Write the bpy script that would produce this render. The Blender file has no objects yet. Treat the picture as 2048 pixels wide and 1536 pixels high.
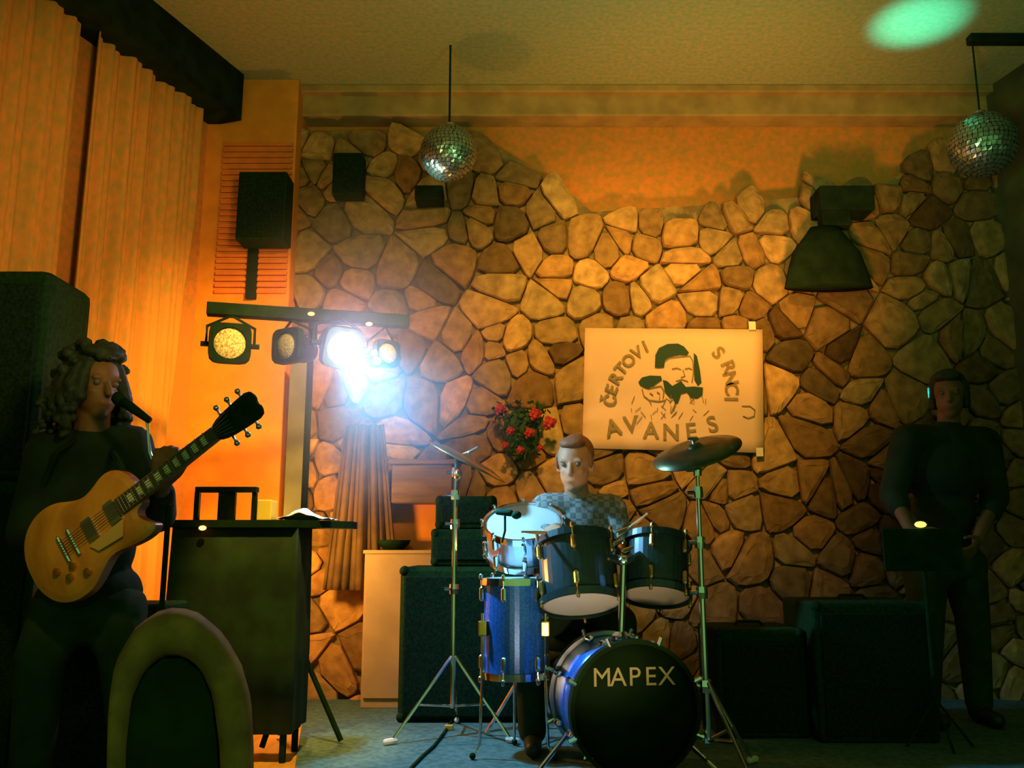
import bpy, bmesh, math, random
from mathutils import Vector, Matrix, noise
random.seed(7)
C = bpy.context.scene.collection
PI = math.pi
R = math.radians
scn = bpy.context.scene

# ------------------------------------------------------------------ camera
F = 1773.0
PITCH = R(10.6)
EYE = Vector((0, 0, 1.15))
cam_d = bpy.data.cameras.new('camera')
cam_d.sensor_width = 36.0
cam_d.lens = F / 2048 * 36.0
cam_d.clip_start = 0.05
cam = bpy.data.objects.new('camera', cam_d)
C.objects.link(cam)
cam.location = EYE
cam.rotation_euler = (PI / 2 + PITCH, 0, 0)
scn.camera = cam

# ------------------------------------------------------------------ look
scn.view_settings.view_transform = 'Standard'
scn.view_settings.look = 'None'
scn.view_settings.gamma = 1
scn.view_settings.use_curve_mapping = False
scn.view_settings.exposure = 1.0

# ------------------------------------------------------------------ world: dim greenish light of the bar room behind the camera
w = bpy.data.worlds.new('room_ambience')
scn.world = w
w.use_nodes = True
w.node_tree.nodes['Background'].inputs[0].default_value = (0.36, 0.92, 0.22, 1)
w.node_tree.nodes['Background'].inputs[1].default_value = 0.20


def lamp(name, kind, loc, target, col, power, size=0.1, angle=60, blend=0.6):
    d = bpy.data.lights.new(name, kind)
    d.color = col
    d.energy = power
    if kind == 'AREA':
        d.size = size
    else:
        d.shadow_soft_size = size
    if kind == 'SPOT':
        d.spot_size = R(angle)
        d.spot_blend = blend
    o = bpy.data.objects.new(name, d)
    C.objects.link(o)
    o.location = loc
    if target is not None:
        o.rotation_euler = (Vector(target) - Vector(loc)).to_track_quat('-Z', 'Y').to_euler()
    return o


def P(px, py, Y):
    """the point of the vertical plane y = Y seen at photo pixel (px, py)"""
    u, v = px - 1024, py - 768
    y = F * math.cos(PITCH) + v * math.sin(PITCH)
    z = F * math.sin(PITCH) - v * math.cos(PITCH)
    t = Y / y
    return Vector((u * t, Y, EYE.z + z * t))


def PZ(px, py, Z):
    u, v = px - 1024, py - 768
    y = F * math.cos(PITCH) + v * math.sin(PITCH)
    z = F * math.sin(PITCH) - v * math.cos(PITCH)
    t = (Z - EYE.z) / z
    return Vector((u * t, y * t, Z))


STAGE = 0.33
CEIL = 4.0
WALL_Y = 5.3

# warm house spots over the audience, then a low fill added for the drums
lamp('warm_stage_spot', 'SPOT', (0.1, 1.6, 3.7), P(1270, 720, 5.2), (1.0, 0.52, 0.10), 330, 0.12, 46, 1.0)
lamp('warm_side_spot', 'SPOT', (0.5, 1.9, 3.2), P(500, 850, 5.0), (1.0, 0.52, 0.10), 620, 0.12, 34, 1.0)
lamp('warm_curtain_spot', 'SPOT', (0.4, 1.0, 2.4), P(150, 560, 4.0), (1.0, 0.62, 0.22), 130, 0.2, 46, 1.0)
lamp('upper_wall_wash', 'SPOT', (1.4, 3.6, 1.7), P(1430, 330, 5.3), (1.0, 0.42, 0.06), 80, 0.15, 80, 1.0)
lamp('guitar_spot', 'SPOT', (-0.6, 1.2, 2.3), P(165, 1090, 2.9), (1.0, 0.62, 0.2), 28, 0.05, 15, 0.9)
lamp('footlight', 'SPOT', (0.15, 1.9, 0.5), (0.35, 3.7, 1.0), (1.0, 0.72, 0.42), 60, 0.06, 30, 1.0)  # unseen low light added to brighten the drum heads
# unseen warm fill added behind the black desk for the orange wall
lamp('desk_floor_lamp', 'POINT', (-1.12, 4.42, 1.2), None, (1.0, 0.48, 0.09), 20, 0.06)
# unseen cyan spot added to light the left mirror ball's lower edge
lamp('ball_pin_spot', 'SPOT', (-0.95, 4.45, 2.45), P(898, 307, 4.65), (0.30, 0.95, 1.0), 45, 0.03, 10.5, 0.5)
lamp('warm_floor_spot', 'SPOT', (-0.6, 2.4, 3.7), PZ(560, 1500, STAGE), (1.0, 0.58, 0.12), 330, 0.05, 19, 0.6)  # unseen spot added to brighten the bare boards by the desk
# cyan moving light that throws a pool on the ceiling
lamp('cyan_ceiling_spot', 'SPOT', (2.1, 4.4, 1.9), PZ(1850, 40, CEIL), (0.05, 0.92, 1.0), 620, 0.05, 17, 1.0)
lamp('green_ceiling_wash', 'SPOT', (1.0, 2.4, 2.3), (1.3, 3.9, CEIL), (0.45, 1.0, 0.42), 44, 0.2, 120, 1.0)
lamp('warm_ceiling_wash', 'SPOT', (-0.7, 2.2, 2.2), (-0.4, 3.9, CEIL), (1.0, 0.80, 0.30), 26, 0.2, 110, 1.0)


# ------------------------------------------------------------------ materials
def mat(name, col, rough=0.6, metal=0.0, var=0.0, scale=8.0, bump=0.0, col2=None, emit=None, emit_s=0, stretch=None, detail=4, spec=0.3):
    m = bpy.data.materials.new(name)
    m.use_nodes = True
    nt = m.node_tree
    b = nt.nodes['Principled BSDF']
    b.inputs['Roughness'].default_value = rough
    b.inputs['Metallic'].default_value = metal
    b.inputs['Specular IOR Level'].default_value = spec
    c1 = (*col, 1)
    if col2 is None:
        col2 = tuple(max(0, c * (1 - var)) for c in col)
    tc = nt.nodes.new('ShaderNodeTexCoord')
    mp = nt.nodes.new('ShaderNodeMapping')
    nt.links.new(tc.outputs['Object'], mp.inputs[0])
    if stretch:
        mp.inputs['Scale'].default_value = stretch
    n = nt.nodes.new('ShaderNodeTexNoise')
    n.inputs['Scale'].default_value = scale
    n.inputs['Detail'].default_value = detail
    nt.links.new(mp.outputs[0], n.inputs['Vector'])
    rp = nt.nodes.new('ShaderNodeValToRGB')
    rp.color_ramp.elements[0].position = 0.35
    rp.color_ramp.elements[1].position = 0.65
    rp.color_ramp.elements[0].color = (*col2, 1)
    rp.color_ramp.elements[1].color = c1
    nt.links.new(n.outputs['Fac'], rp.inputs[0])
    nt.links.new(rp.outputs[0], b.inputs['Base Color'])
    if bump:
        bp = nt.nodes.new('ShaderNodeBump')
        bp.inputs['Strength'].default_value = bump
        bp.inputs['Distance'].default_value = 0.01
        nt.links.new(n.outputs['Fac'], bp.inputs['Height'])
        nt.links.new(bp.outputs[0], b.inputs['Normal'])
    if emit:
        b.inputs['Emission Color'].default_value = (*emit, 1)
        b.inputs['Emission Strength'].default_value = emit_s
    return m


M = {}
M['plaster'] = mat('orange_plaster', (0.66, 0.20, 0.03), 0.85, col2=(0.42, 0.20, 0.03), scale=28, detail=8, bump=0.3)
M['ceiling'] = mat('ceiling_paint', (0.42, 0.31, 0.14), 0.9, col2=(0.24, 0.30, 0.11), scale=38, detail=8, bump=0.3)
M['cornice'] = mat('cornice_paint', (0.42, 0.25, 0.07), 0.8, var=0.3)
M['curtain'] = mat('ochre_curtain_cloth', (0.66, 0.24, 0.035), 0.9, col2=(0.44, 0.24, 0.04), scale=30, detail=8, stretch=(1, 1, 0.6), bump=0.2)
M['pilaster'] = mat('pilaster_paint', (0.80, 0.27, 0.02), 0.8, var=0.15, scale=10)
M['ribbed'] = mat('ribbed_orange_panel', (0.78, 0.20, 0.03), 0.7, var=0.2, scale=10)
M['beam'] = mat('black_brown_beam', (0.012, 0.024, 0.007), 0.85, var=0.5, scale=10, bump=0.4, spec=0.08)
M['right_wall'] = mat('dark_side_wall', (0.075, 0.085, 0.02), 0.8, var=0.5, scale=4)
M['mortar'] = mat('dark_mortar', (0.30, 0.19, 0.06), 0.95, var=0.5, scale=14, bump=0.6)
M['floor'] = mat('room_floor', (0.12, 0.10, 0.03), 0.6, var=0.4)
M['carpet'] = mat('teal_stage_carpet', (0.075, 0.15, 0.13), 0.95, col2=(0.035, 0.085, 0.07), scale=40, bump=0.5)
M['wood'] = mat('stage_boards', (0.62, 0.32, 0.05), 0.5, col2=(0.45, 0.21, 0.03), scale=4, stretch=(6, 1, 1))
M['black'] = mat('matt_black', (0.007, 0.026, 0.005), 0.8, var=0.4, scale=20, spec=0.08)
M['tolex'] = mat('black_tolex', (0.008, 0.034, 0.005), 0.8, var=0.5, scale=60, bump=0.3, spec=0.1)
M['grille'] = mat('black_grille_cloth', (0.009, 0.025, 0.009), 0.9, var=0.6, scale=90, spec=0.08)
M['blackcloth'] = mat('black_cloth', (0.010, 0.034, 0.004), 0.9, var=0.5, scale=10, bump=0.2)
M['chrome'] = mat('chrome', (0.80, 0.82, 0.84), 0.14, 1.0, var=0.1)
M['steel'] = mat('brushed_steel', (0.55, 0.56, 0.58), 0.3, 1.0, var=0.1)
M['brass'] = mat('brass_gold', (0.85, 0.48, 0.12), 0.25, 1.0, var=0.1)
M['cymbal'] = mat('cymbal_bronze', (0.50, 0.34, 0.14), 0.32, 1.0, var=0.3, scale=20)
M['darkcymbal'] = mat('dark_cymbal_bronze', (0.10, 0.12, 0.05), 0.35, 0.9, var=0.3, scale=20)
M['blue'] = mat('blue_sparkle_shell', (0.03, 0.16, 0.55), 0.22, 0.25, col2=(0.015, 0.09, 0.36), scale=120, spec=0.6)
M['darkshell'] = mat('dark_drum_shell', (0.006, 0.022, 0.016), 0.3, 0.0, var=0.3, scale=60, spec=0.5)
M['head_white'] = mat('coated_drum_head', (0.80, 0.77, 0.68), 0.5, var=0.05)
nt = M['head_white'].node_tree
_tr = nt.nodes.new('ShaderNodeBsdfTranslucent')
_tr.inputs[0].default_value = (0.85, 0.82, 0.74, 1)
_mx = nt.nodes.new('ShaderNodeMixShader')
_mx.inputs[0].default_value = 0.4
nt.links.new(nt.nodes['Principled BSDF'].outputs[0], _mx.inputs[1])
nt.links.new(_tr.outputs[0], _mx.inputs[2])
nt.links.new(_mx.outputs[0], nt.nodes['Material Output'].inputs[0])
M['head_black'] = mat('black_drum_head', (0.007, 0.018, 0.004), 0.8, var=0.3, spec=0.05)
M['logo'] = mat('drum_logo_print', (0.34, 0.27, 0.09), 0.6, var=0.2)
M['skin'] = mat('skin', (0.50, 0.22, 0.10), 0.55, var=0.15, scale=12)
M['skin_dim'] = mat('skin_tanned', (0.16, 0.075, 0.022), 0.6, var=0.2, scale=12)  # dim light on these people put into the skin colour
M['hair_dark'] = mat('dark_curly_hair', (0.018, 0.030, 0.010), 0.7, var=0.5, scale=30, bump=0.8)
M['hair_grey'] = mat('reddish_short_hair', (0.30, 0.11, 0.04), 0.7, var=0.3, scale=30, bump=0.5)
M['eye'] = mat('eye', (0.10, 0.09, 0.06), 0.2)
M['jeans'] = mat('dark_trousers', (0.014, 0.034, 0.006), 0.9, var=0.4, scale=12)
M['shirt_dark'] = mat('black_shirt_cloth', (0.009, 0.026, 0.005), 0.9, var=0.5, scale=9, bump=0.2)
M['shoe'] = mat('black_shoe', (0.01, 0.02, 0.01), 0.5)
M['poster'] = mat('poster_paper', (0.74, 0.47, 0.25), 0.85, var=0.05, scale=5)
M['ink'] = mat('poster_ink', (0.018, 0.05, 0.018), 0.7)
M['ink_soft'] = mat('poster_pencil', (0.30, 0.20, 0.06), 0.8, var=0.3, scale=40)
M['white_cab'] = mat('cream_cabinet_paint', (0.46, 0.32, 0.14), 0.6, var=0.2, scale=5)
M['brown'] = mat('brown_cloth', (0.14, 0.080, 0.022), 0.9, var=0.45, scale=8, bump=0.3)
M['brownwood'] = mat('brown_wood', (0.20, 0.11, 0.03), 0.6, var=0.4, scale=5, stretch=(1, 1, 6))
M['gtr_top'] = mat('honey_maple_top', (0.58, 0.24, 0.03), 0.25, col2=(0.40, 0.15, 0.018), scale=5, stretch=(1, 10, 1), spec=0.6)
M['gtr_back'] = mat('mahogany_back', (0.22, 0.07, 0.02), 0.3, var=0.3)
M['fretboard'] = mat('rosewood_fretboard', (0.09, 0.075, 0.03), 0.5, var=0.3)
M['pearl'] = mat('pearl_inlay', (0.75, 0.75, 0.45), 0.25)
M['cream'] = mat('cream_plastic', (0.72, 0.62, 0.35), 0.4)
M['leaf'] = mat('dried_leaves', (0.03, 0.075, 0.02), 0.8, var=0.5, scale=20)
M['red'] = mat('red_petals', (0.42, 0.03, 0.02), 0.7, var=0.4, scale=30)
M['mirror'] = mat('mirror_tile', (0.42, 0.50, 0.42), 0.28, 0.85, var=0.3, scale=30)
M['tan'] = mat('tan_upholstery', (0.36, 0.20, 0.05), 0.85, var=0.45, scale=12, bump=0.2)
M['lens_warm'] = mat('led_lens_warm', (0.80, 0.70, 0.34), 0.35, col2=(0.30, 0.20, 0.05), scale=110, bump=0.6)
M['lens_grey'] = mat('led_lens_unlit', (0.32, 0.34, 0.26), 0.3, var=0.4, scale=110, bump=0.6)
M['lens_on'] = mat('led_lens_lit', (1, 1, 1), 0.3, emit=(0.86, 0.92, 1.0), emit_s=60)
M['led_red'] = mat('red_indicator', (0.8, 0.1, 0.03), 0.3, emit=(1.0, 0.22, 0.06), emit_s=3.5)
M['led_white'] = mat('white_led', (1, 1, 1), 0.3, emit=(0.85, 0.95, 1.0), emit_s=6)
M['bulb'] = mat('yellow_bulb', (0.9, 0.8, 0.2), 0.3, emit=(0.9, 0.75, 0.12), emit_s=0.8)
M['paper'] = mat('white_paper', (0.80, 0.72, 0.55), 0.8, var=0.05)
M['stick'] = mat('hickory_stick', (0.62, 0.36, 0.16), 0.5, var=0.1)


def stone_mat():
    m = bpy.data.materials.new('field_stone')
    m.use_nodes = True
    nt = m.node_tree
    b = nt.nodes['Principled BSDF']
    b.inputs['Roughness'].default_value = 0.9
    b.inputs['Specular IOR Level'].default_value = 0.15
    a = nt.nodes.new('ShaderNodeAttribute')
    a.attribute_name = 'stone_tint'
    n = nt.nodes.new('ShaderNodeTexNoise')
    n.inputs['Scale'].default_value = 16
    n.inputs['Detail'].default_value = 6
    tc = nt.nodes.new('ShaderNodeTexCoord')
    nt.links.new(tc.outputs['Object'], n.inputs['Vector'])
    mr = nt.nodes.new('ShaderNodeMapRange')
    mr.inputs['From Min'].default_value = 0.3
    mr.inputs['From Max'].default_value = 0.7
    mr.inputs['To Min'].default_value = 0.6
    mr.inputs['To Max'].default_value = 1.2
    nt.links.new(n.outputs['Fac'], mr.inputs['Value'])
    vm = nt.nodes.new('ShaderNodeVectorMath')
    vm.operation = 'SCALE'
    nt.links.new(a.outputs['Color'], vm.inputs[0])
    nt.links.new(mr.outputs[0], vm.inputs['Scale'])
    nt.links.new(vm.outputs[0], b.inputs['Base Color'])
    bp = nt.nodes.new('ShaderNodeBump')
    bp.inputs['Strength'].default_value = 0.5
    bp.inputs['Distance'].default_value = 0.012
    nt.links.new(n.outputs['Fac'], bp.inputs['Height'])
    nt.links.new(bp.outputs[0], b.inputs['Normal'])
    return m


M['stone'] = stone_mat()


def plaid_mat():
    m = bpy.data.materials.new('grey_plaid_cloth')
    m.use_nodes = True
    nt = m.node_tree
    b = nt.nodes['Principled BSDF']
    b.inputs['Roughness'].default_value = 0.9
    tc = nt.nodes.new('ShaderNodeTexCoord')
    ck = nt.nodes.new('ShaderNodeTexChecker')
    ck.inputs['Scale'].default_value = 38
    ck.inputs['Color1'].default_value = (0.13, 0.115, 0.09, 1)
    ck.inputs['Color2'].default_value = (0.27, 0.23, 0.19, 1)
    nt.links.new(tc.outputs['Object'], ck.inputs['Vector'])
    nt.links.new(ck.outputs['Color'], b.inputs['Base Color'])
    return m


M['plaid'] = plaid_mat()


# ------------------------------------------------------------------ object helpers
def obj(name, bm, m, parent=None, smooth=False):
    me = bpy.data.meshes.new(name)
    bmesh.ops.recalc_face_normals(bm, faces=bm.faces[:])
    bm.to_mesh(me)
    bm.free()
    if smooth:
        for p in me.polygons:
            p.use_smooth = True
    o = bpy.data.objects.new(name, me)
    ms = m if isinstance(m, (list, tuple)) else [m]
    for q in ms:
        me.materials.append(q)
    C.objects.link(o)
    if parent is not None:
        o.parent = parent
        o.matrix_parent_inverse = Matrix.Translation(parent.location).inverted() if parent.parent is None else Matrix.Identity(4)
        if parent.parent is not None:
            o.matrix_parent_inverse = (MW(parent)).inverted()
    return o


def MW(o):
    m = o.matrix_basis.copy()
    if o.parent is not None:
        m = MW(o.parent) @ o.matrix_parent_inverse @ m
    return m


def thing(name, label, cat, loc=(0, 0, 0), group=None):
    o = bpy.data.objects.new(name, None)
    o.empty_display_size = 0.1
    C.objects.link(o)
    o.location = loc
    o['label'] = label
    o['category'] = cat
    if group:
        o['group'] = group
    return o


def tag(o, label, cat, group=None, kind=None):
    o['label'] = label
    o['category'] = cat
    if group:
        o['group'] = group
    if kind:
        o['kind'] = kind
    return o


def struct(o):
    o['kind'] = 'structure'
    return o


def box(bm, lo, hi, mtx=None, bevel=0.0):
    lo, hi = Vector(lo), Vector(hi)
    c, s = (lo + hi) / 2, hi - lo
    r = bmesh.ops.create_cube(bm, size=1)
    vs = r['verts']
    bmesh.ops.scale(bm, vec=s, verts=vs)
    bmesh.ops.translate(bm, vec=c, verts=vs)
    if bevel > 0:
        es = list({e for v in vs for e in v.link_edges})
        q = bmesh.ops.bevel(bm, geom=es, offset=bevel, segments=3, affect='EDGES', profile=0.6)
        vs = list({v for f in q['faces'] for v in f.verts} | {v for v in vs if v.is_valid})
    if mtx is not None:
        bmesh.ops.transform(bm, matrix=mtx, verts=vs)
    return vs


def frame(d, up=Vector((0, 0, 1))):
    d = Vector(d).normalized()
    if abs(d.dot(up)) > 0.97:
        up = Vector((0, 1, 0))
    x = up.cross(d).normalized()
    y = d.cross(x).normalized()
    return x, y, d


def tube(bm, pts, r, seg=10, cap=True):
    """swept tube; r scalar or list"""
    pts = [Vector(p) for p in pts]
    rs = r if isinstance(r, (list, tuple)) else [r] * len(pts)
    rings = []
    for i, p in enumerate(pts):
        a = pts[max(0, i - 1)]
        b = pts[min(len(pts) - 1, i + 1)]
        x, y, d = frame(b - a)
        rings.append([bm.verts.new(p + (x * math.cos(t) + y * math.sin(t)) * rs[i]) for t in [2 * PI * k / seg for k in range(seg)]])
    for i in range(len(rings) - 1):
        for k in range(seg):
            bm.faces.new((rings[i][k], rings[i][(k + 1) % seg], rings[i + 1][(k + 1) % seg], rings[i + 1][k]))
    if cap:
        bm.faces.new(rings[0][::-1])
        bm.faces.new(rings[-1])


def lathe(bm, prof, axis_o, axis_d, seg=32, closed=False):
    """prof: list of (radius, height) about axis"""
    x, y, d = frame(axis_d)
    o = Vector(axis_o)
    rings = []
    for (r, h) in prof:
        if r < 1e-5:
            rings.append([bm.verts.new(o + d * h)])
        else:
            rings.append([bm.verts.new(o + d * h + (x * math.cos(t) + y * math.sin(t)) * r) for t in [2 * PI * k / seg for k in range(seg)]])
    n = len(rings)
    for i in range(n - 1 + (1 if closed else 0)):
        a, b = rings[i], rings[(i + 1) % n]
        for k in range(seg):
            k2 = (k + 1) % seg
            if len(a) == 1 and len(b) == 1:
                continue
            if len(a) == 1:
                bm.faces.new((a[0], b[k2], b[k]))
            elif len(b) == 1:
                bm.faces.new((a[k], a[k2], b[0]))
            else:
                bm.faces.new((a[k], a[k2], b[k2], b[k]))


def ball(bm, c, r, sub=2, mtx=None):
    q = bmesh.ops.create_icosphere(bm, subdivisions=sub, radius=1)
    s = r if isinstance(r, (tuple, list, Vector)) else (r, r, r)
    m = Matrix.Translation(Vector(c)) @ (mtx if mtx is not None else Matrix.Identity(4)) @ Matrix.Diagonal((*s, 1))
    bmesh.ops.transform(bm, matrix=m, verts=q['verts'])


def prism(bm, poly, n, depth):
    """poly: list of 3-D points, extruded along n by depth"""
    n = Vector(n).normalized() * depth
    a = [bm.verts.new(Vector(p)) for p in poly]
    b = [bm.verts.new(Vector(p) + n) for p in poly]
    bm.faces.new(a[::-1])
    bm.faces.new(b)
    k = len(a)
    for i in range(k):
        bm.faces.new((a[i], a[(i + 1) % k], b[(i + 1) % k], b[i]))


def capsule(bm, p0, p1, r0, r1, seg=14):
    """tapered limb with rounded ends (closed)"""
    p0, p1 = Vector(p0), Vector(p1)
    L = (p1 - p0).length
    prof = [(0, -r0)]
    for a in (-60, -30, 0):
        prof.append((r0 * math.cos(R(a)), r0 * math.sin(R(a))))
    for a in (0, 30, 60):
        prof.append((r1 * math.cos(R(a)), L + r1 * math.sin(R(a))))
    prof.append((0, L + r1))
    lathe(bm, prof, p0, p1 - p0, seg)


def blob(name, bm, m, parent, voxel=0.008, smooth=4, classify=None):
    """fuse overlapping closed volumes into one continuous skin"""
    me = bpy.data.meshes.new(name + '_raw')
    bmesh.ops.recalc_face_normals(bm, faces=bm.faces[:])
    bm.to_mesh(me)
    bm.free()
    o = bpy.data.objects.new(name, me)
    C.objects.link(o)
    md = o.modifiers.new('remesh', 'REMESH')
    md.mode = 'VOXEL'
    md.voxel_size = voxel
    if smooth:
        sm = o.modifiers.new('smooth', 'SMOOTH')
        sm.factor = 0.5
        sm.iterations = smooth
    bpy.context.view_layer.update()
    dg = bpy.context.evaluated_depsgraph_get()
    me2 = bpy.data.meshes.new_from_object(o.evaluated_get(dg))
    me2.name = name
    o.modifiers.clear()
    o.data = me2
    bpy.data.meshes.remove(me)
    ms = m if isinstance(m, (list, tuple)) else [m]
    me2.materials.clear()
    for q in ms:
        me2.materials.append(q)
    for p in me2.polygons:
        p.use_smooth = True
        if classify:
            p.material_index = classify(p.center)
    if parent is not None:
        o.parent = parent
        o.matrix_parent_inverse = MW(parent).inverted()
    return o


def text_mesh(chars, place, m, name, parent, size, depth=0.0015, bold=0.0025):
    """place: list of (world matrix) per character; all characters become one mesh"""
    bm = bmesh.new()
    for ch, mt in zip(chars, place):
        cu = bpy.data.curves.new('t', 'FONT')
        cu.body = ch
        cu.size = size
        cu.align_x = 'CENTER'
        cu.align_y = 'CENTER'
        cu.extrude = depth
        cu.offset = bold
        o = bpy.data.objects.new('t', cu)
        C.objects.link(o)
        bpy.context.view_layer.update()
        me = bpy.data.meshes.new_from_object(o.evaluated_get(bpy.context.evaluated_depsgraph_get()))
        me.transform(mt)
        bm.from_mesh(me)
        bpy.data.objects.remove(o)
        bpy.data.curves.remove(cu)
        bpy.data.meshes.remove(me)
    return obj(name, bm, m, parent)


# ================================================================== THE ROOM
LW_D = Vector((0.326, 0.945, 0)).normalized()          # the left wall runs away to the right
LW_N = Vector((LW_D.y, -LW_D.x, 0))                      # into the room
LW_P = Vector((-1.86, 5.0, 0))

bm = bmesh.new()
box(bm, (-6, -2.5, -0.1), (5, 6.2, 0))
struct(obj('floor', bm, M['floor']))
bm = bmesh.new()
box(bm, (-6, -0.6, CEIL), (5, 6.2, CEIL + 0.1))
struct(obj('ceiling', bm, M['ceiling']))

# back wall: plaster behind, field stone in front
bm = bmesh.new()
box(bm, (-2.6, WALL_Y, 0), (4.2, WALL_Y + 0.15, CEIL))
struct(obj('wall_back', bm, M['plaster']))

top_px = [(560, 252), (700, 250), (830, 250), (960, 262), (1040, 310), (1072, 352), (1150, 382), (1185, 412), (1300, 405), (1420, 398),
          (1640, 380), (1755, 368), (1800, 338), (1880, 300), (1950, 245), (2100, 235)]
SY = 5.16
top_w = [P(x, y, SY) for x, y in top_px]


def top_z(x):
    for a, b in zip(top_w, top_w[1:]):
        if a.x <= x <= b.x:
            t = (x - a.x) / (b.x - a.x)
            return a.z + (b.z - a.z) * t
    return top_w[0].z if x < top_w[0].x else top_w[-1].z


bm = bmesh.new()
poly = [Vector((-1.55, SY + 0.02, 0))] + [Vector((max(p.x, -1.55), SY + 0.02, p.z - 0.03)) for p in top_w] + [Vector((top_w[-1].x, SY + 0.02, 0))]
prism(bm, poly, (0, 1, 0), WALL_Y - SY - 0.02)
struct(obj('wall_stone', bm, M['mortar']))

# seeds of the stones
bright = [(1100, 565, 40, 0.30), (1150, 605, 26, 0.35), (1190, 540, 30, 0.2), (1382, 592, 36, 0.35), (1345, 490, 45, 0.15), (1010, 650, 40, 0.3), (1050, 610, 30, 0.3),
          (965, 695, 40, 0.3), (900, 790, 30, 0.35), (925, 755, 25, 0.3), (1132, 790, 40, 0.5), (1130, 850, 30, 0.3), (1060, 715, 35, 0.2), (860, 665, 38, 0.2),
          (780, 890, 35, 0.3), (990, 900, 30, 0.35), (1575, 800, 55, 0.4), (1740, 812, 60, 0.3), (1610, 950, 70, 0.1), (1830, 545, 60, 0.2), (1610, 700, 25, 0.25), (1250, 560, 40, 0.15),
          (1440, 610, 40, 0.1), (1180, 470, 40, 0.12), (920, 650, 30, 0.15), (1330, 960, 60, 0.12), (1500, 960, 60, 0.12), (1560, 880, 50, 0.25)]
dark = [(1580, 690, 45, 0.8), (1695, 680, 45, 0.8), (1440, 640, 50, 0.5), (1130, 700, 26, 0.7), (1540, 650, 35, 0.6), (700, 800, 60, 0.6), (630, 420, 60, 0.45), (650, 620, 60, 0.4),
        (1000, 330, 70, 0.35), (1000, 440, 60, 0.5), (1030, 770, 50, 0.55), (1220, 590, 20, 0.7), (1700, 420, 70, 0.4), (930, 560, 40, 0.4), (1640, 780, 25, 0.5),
        (1850, 400, 120, 0.5), (1900, 480, 80, 0.4), (1740, 1000, 80, 0.6), (1950, 700, 90, 0.5), (1900, 950, 120, 0.5), (1500, 1130, 200, 0.4), (1800, 1150, 200, 0.4), (1640, 900, 40, 0.35)]  # dark stones, plus shade by the pilaster and at right put into the tint


def toppx(x, z):
    fwd = SY * math.cos(PITCH) + (z - EYE.z) * math.sin(PITCH)
    up = -SY * math.sin(PITCH) + (z - EYE.z) * math.cos(PITCH)
    return 1024 + x / fwd * F, 768 - up / fwd * F


seeds = []
x0, x1 = -1.6, 3.35
step = 0.18
row = 0
z = 0.25
while z < 4.0:
    x = x0 - (0.5 * step if row % 2 else 0)
    while x < x1:
        if random.random() > 0.20:
            seeds.append((x + random.uniform(-0.095, 0.095), z + random.uniform(-0.085, 0.085)))
        x += step * random.uniform(0.8, 1.35)
    z += step * 0.82
    row += 1


def clip(poly, a, b, c):
    out = []
    for i in range(len(poly)):
        p, q = poly[i], poly[(i + 1) % len(poly)]
        dp, dq = a * p[0] + b * p[1] - c, a * q[0] + b * q[1] - c
        if dp <= 0:
            out.append(p)
        if (dp < 0 < dq) or (dq < 0 < dp):
            t = dp / (dp - dq)
            out.append((p[0] + t * (q[0] - p[0]), p[1] + t * (q[1] - p[1])))
    return out


bm = bmesh.new()
col_layer = bm.verts.layers.float_color.new('stone_tint')
for i, (sx, sz) in enumerate(seeds):
    if sz > top_z(sx) - 0.05 or sx < -1.5:
        continue
    cell = [(sx - 0.4, sz - 0.4), (sx + 0.4, sz - 0.4), (sx + 0.4, sz + 0.4), (sx - 0.4, sz + 0.4)]
    for j, (tx, tz) in enumerate(seeds):
        if i == j or abs(tx - sx) > 0.7 or abs(tz - sz) > 0.7:
            continue
        a, b = tx - sx, tz - sz
        c = (tx * tx + tz * tz - sx * sx - sz * sz) / 2
        cell = clip(cell, a, b, c)
        if len(cell) < 3:
            break
    if len(cell) < 3:
        continue
    cx = sum(p[0] for p in cell) / len(cell)
    cz = sum(p[1] for p in cell) / len(cell)
    # round the outline
    pts = []
    for k in range(len(cell)):
        p, q = cell[k], cell[(k + 1) % len(cell)]
        for t in (0.22, 0.5, 0.78):
            pts.append((p[0] + (q[0] - p[0]) * t, p[1] + (q[1] - p[1]) * t))
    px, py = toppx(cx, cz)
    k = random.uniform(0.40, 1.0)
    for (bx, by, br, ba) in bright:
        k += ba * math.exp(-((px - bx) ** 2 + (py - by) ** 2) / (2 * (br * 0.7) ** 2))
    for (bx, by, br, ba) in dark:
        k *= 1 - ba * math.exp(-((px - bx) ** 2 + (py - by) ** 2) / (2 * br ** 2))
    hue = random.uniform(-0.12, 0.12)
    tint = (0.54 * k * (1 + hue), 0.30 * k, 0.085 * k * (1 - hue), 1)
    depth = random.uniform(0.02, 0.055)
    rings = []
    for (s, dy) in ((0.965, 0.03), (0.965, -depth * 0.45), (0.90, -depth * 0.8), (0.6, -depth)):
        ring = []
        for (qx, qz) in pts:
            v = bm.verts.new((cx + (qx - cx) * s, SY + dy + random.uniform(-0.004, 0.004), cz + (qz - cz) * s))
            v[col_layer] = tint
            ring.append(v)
        rings.append(ring)
    for ra, rb in zip(rings, rings[1:]):
        for q in range(len(ra)):
            bm.faces.new((ra[q], ra[(q + 1) % len(ra)], rb[(q + 1) % len(rb)], rb[q]))
    bm.faces.new(rings[-1])
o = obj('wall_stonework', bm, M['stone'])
struct(o)

# cornice along the top of the back wall
bm = bmesh.new()
za = P(1000, 212, WALL_Y - 0.1).z
zb = P(1000, 240, WALL_Y - 0.1).z
box(bm, (-1.75, WALL_Y - 0.16, zb), (4.2, WALL_Y, CEIL), bevel=0.012)
box(bm, (-1.75, WALL_Y - 0.22, CEIL - 0.05), (4.2, WALL_Y, CEIL), bevel=0.01)
struct(obj('trim_1', bm, M['cornice']))

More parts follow.
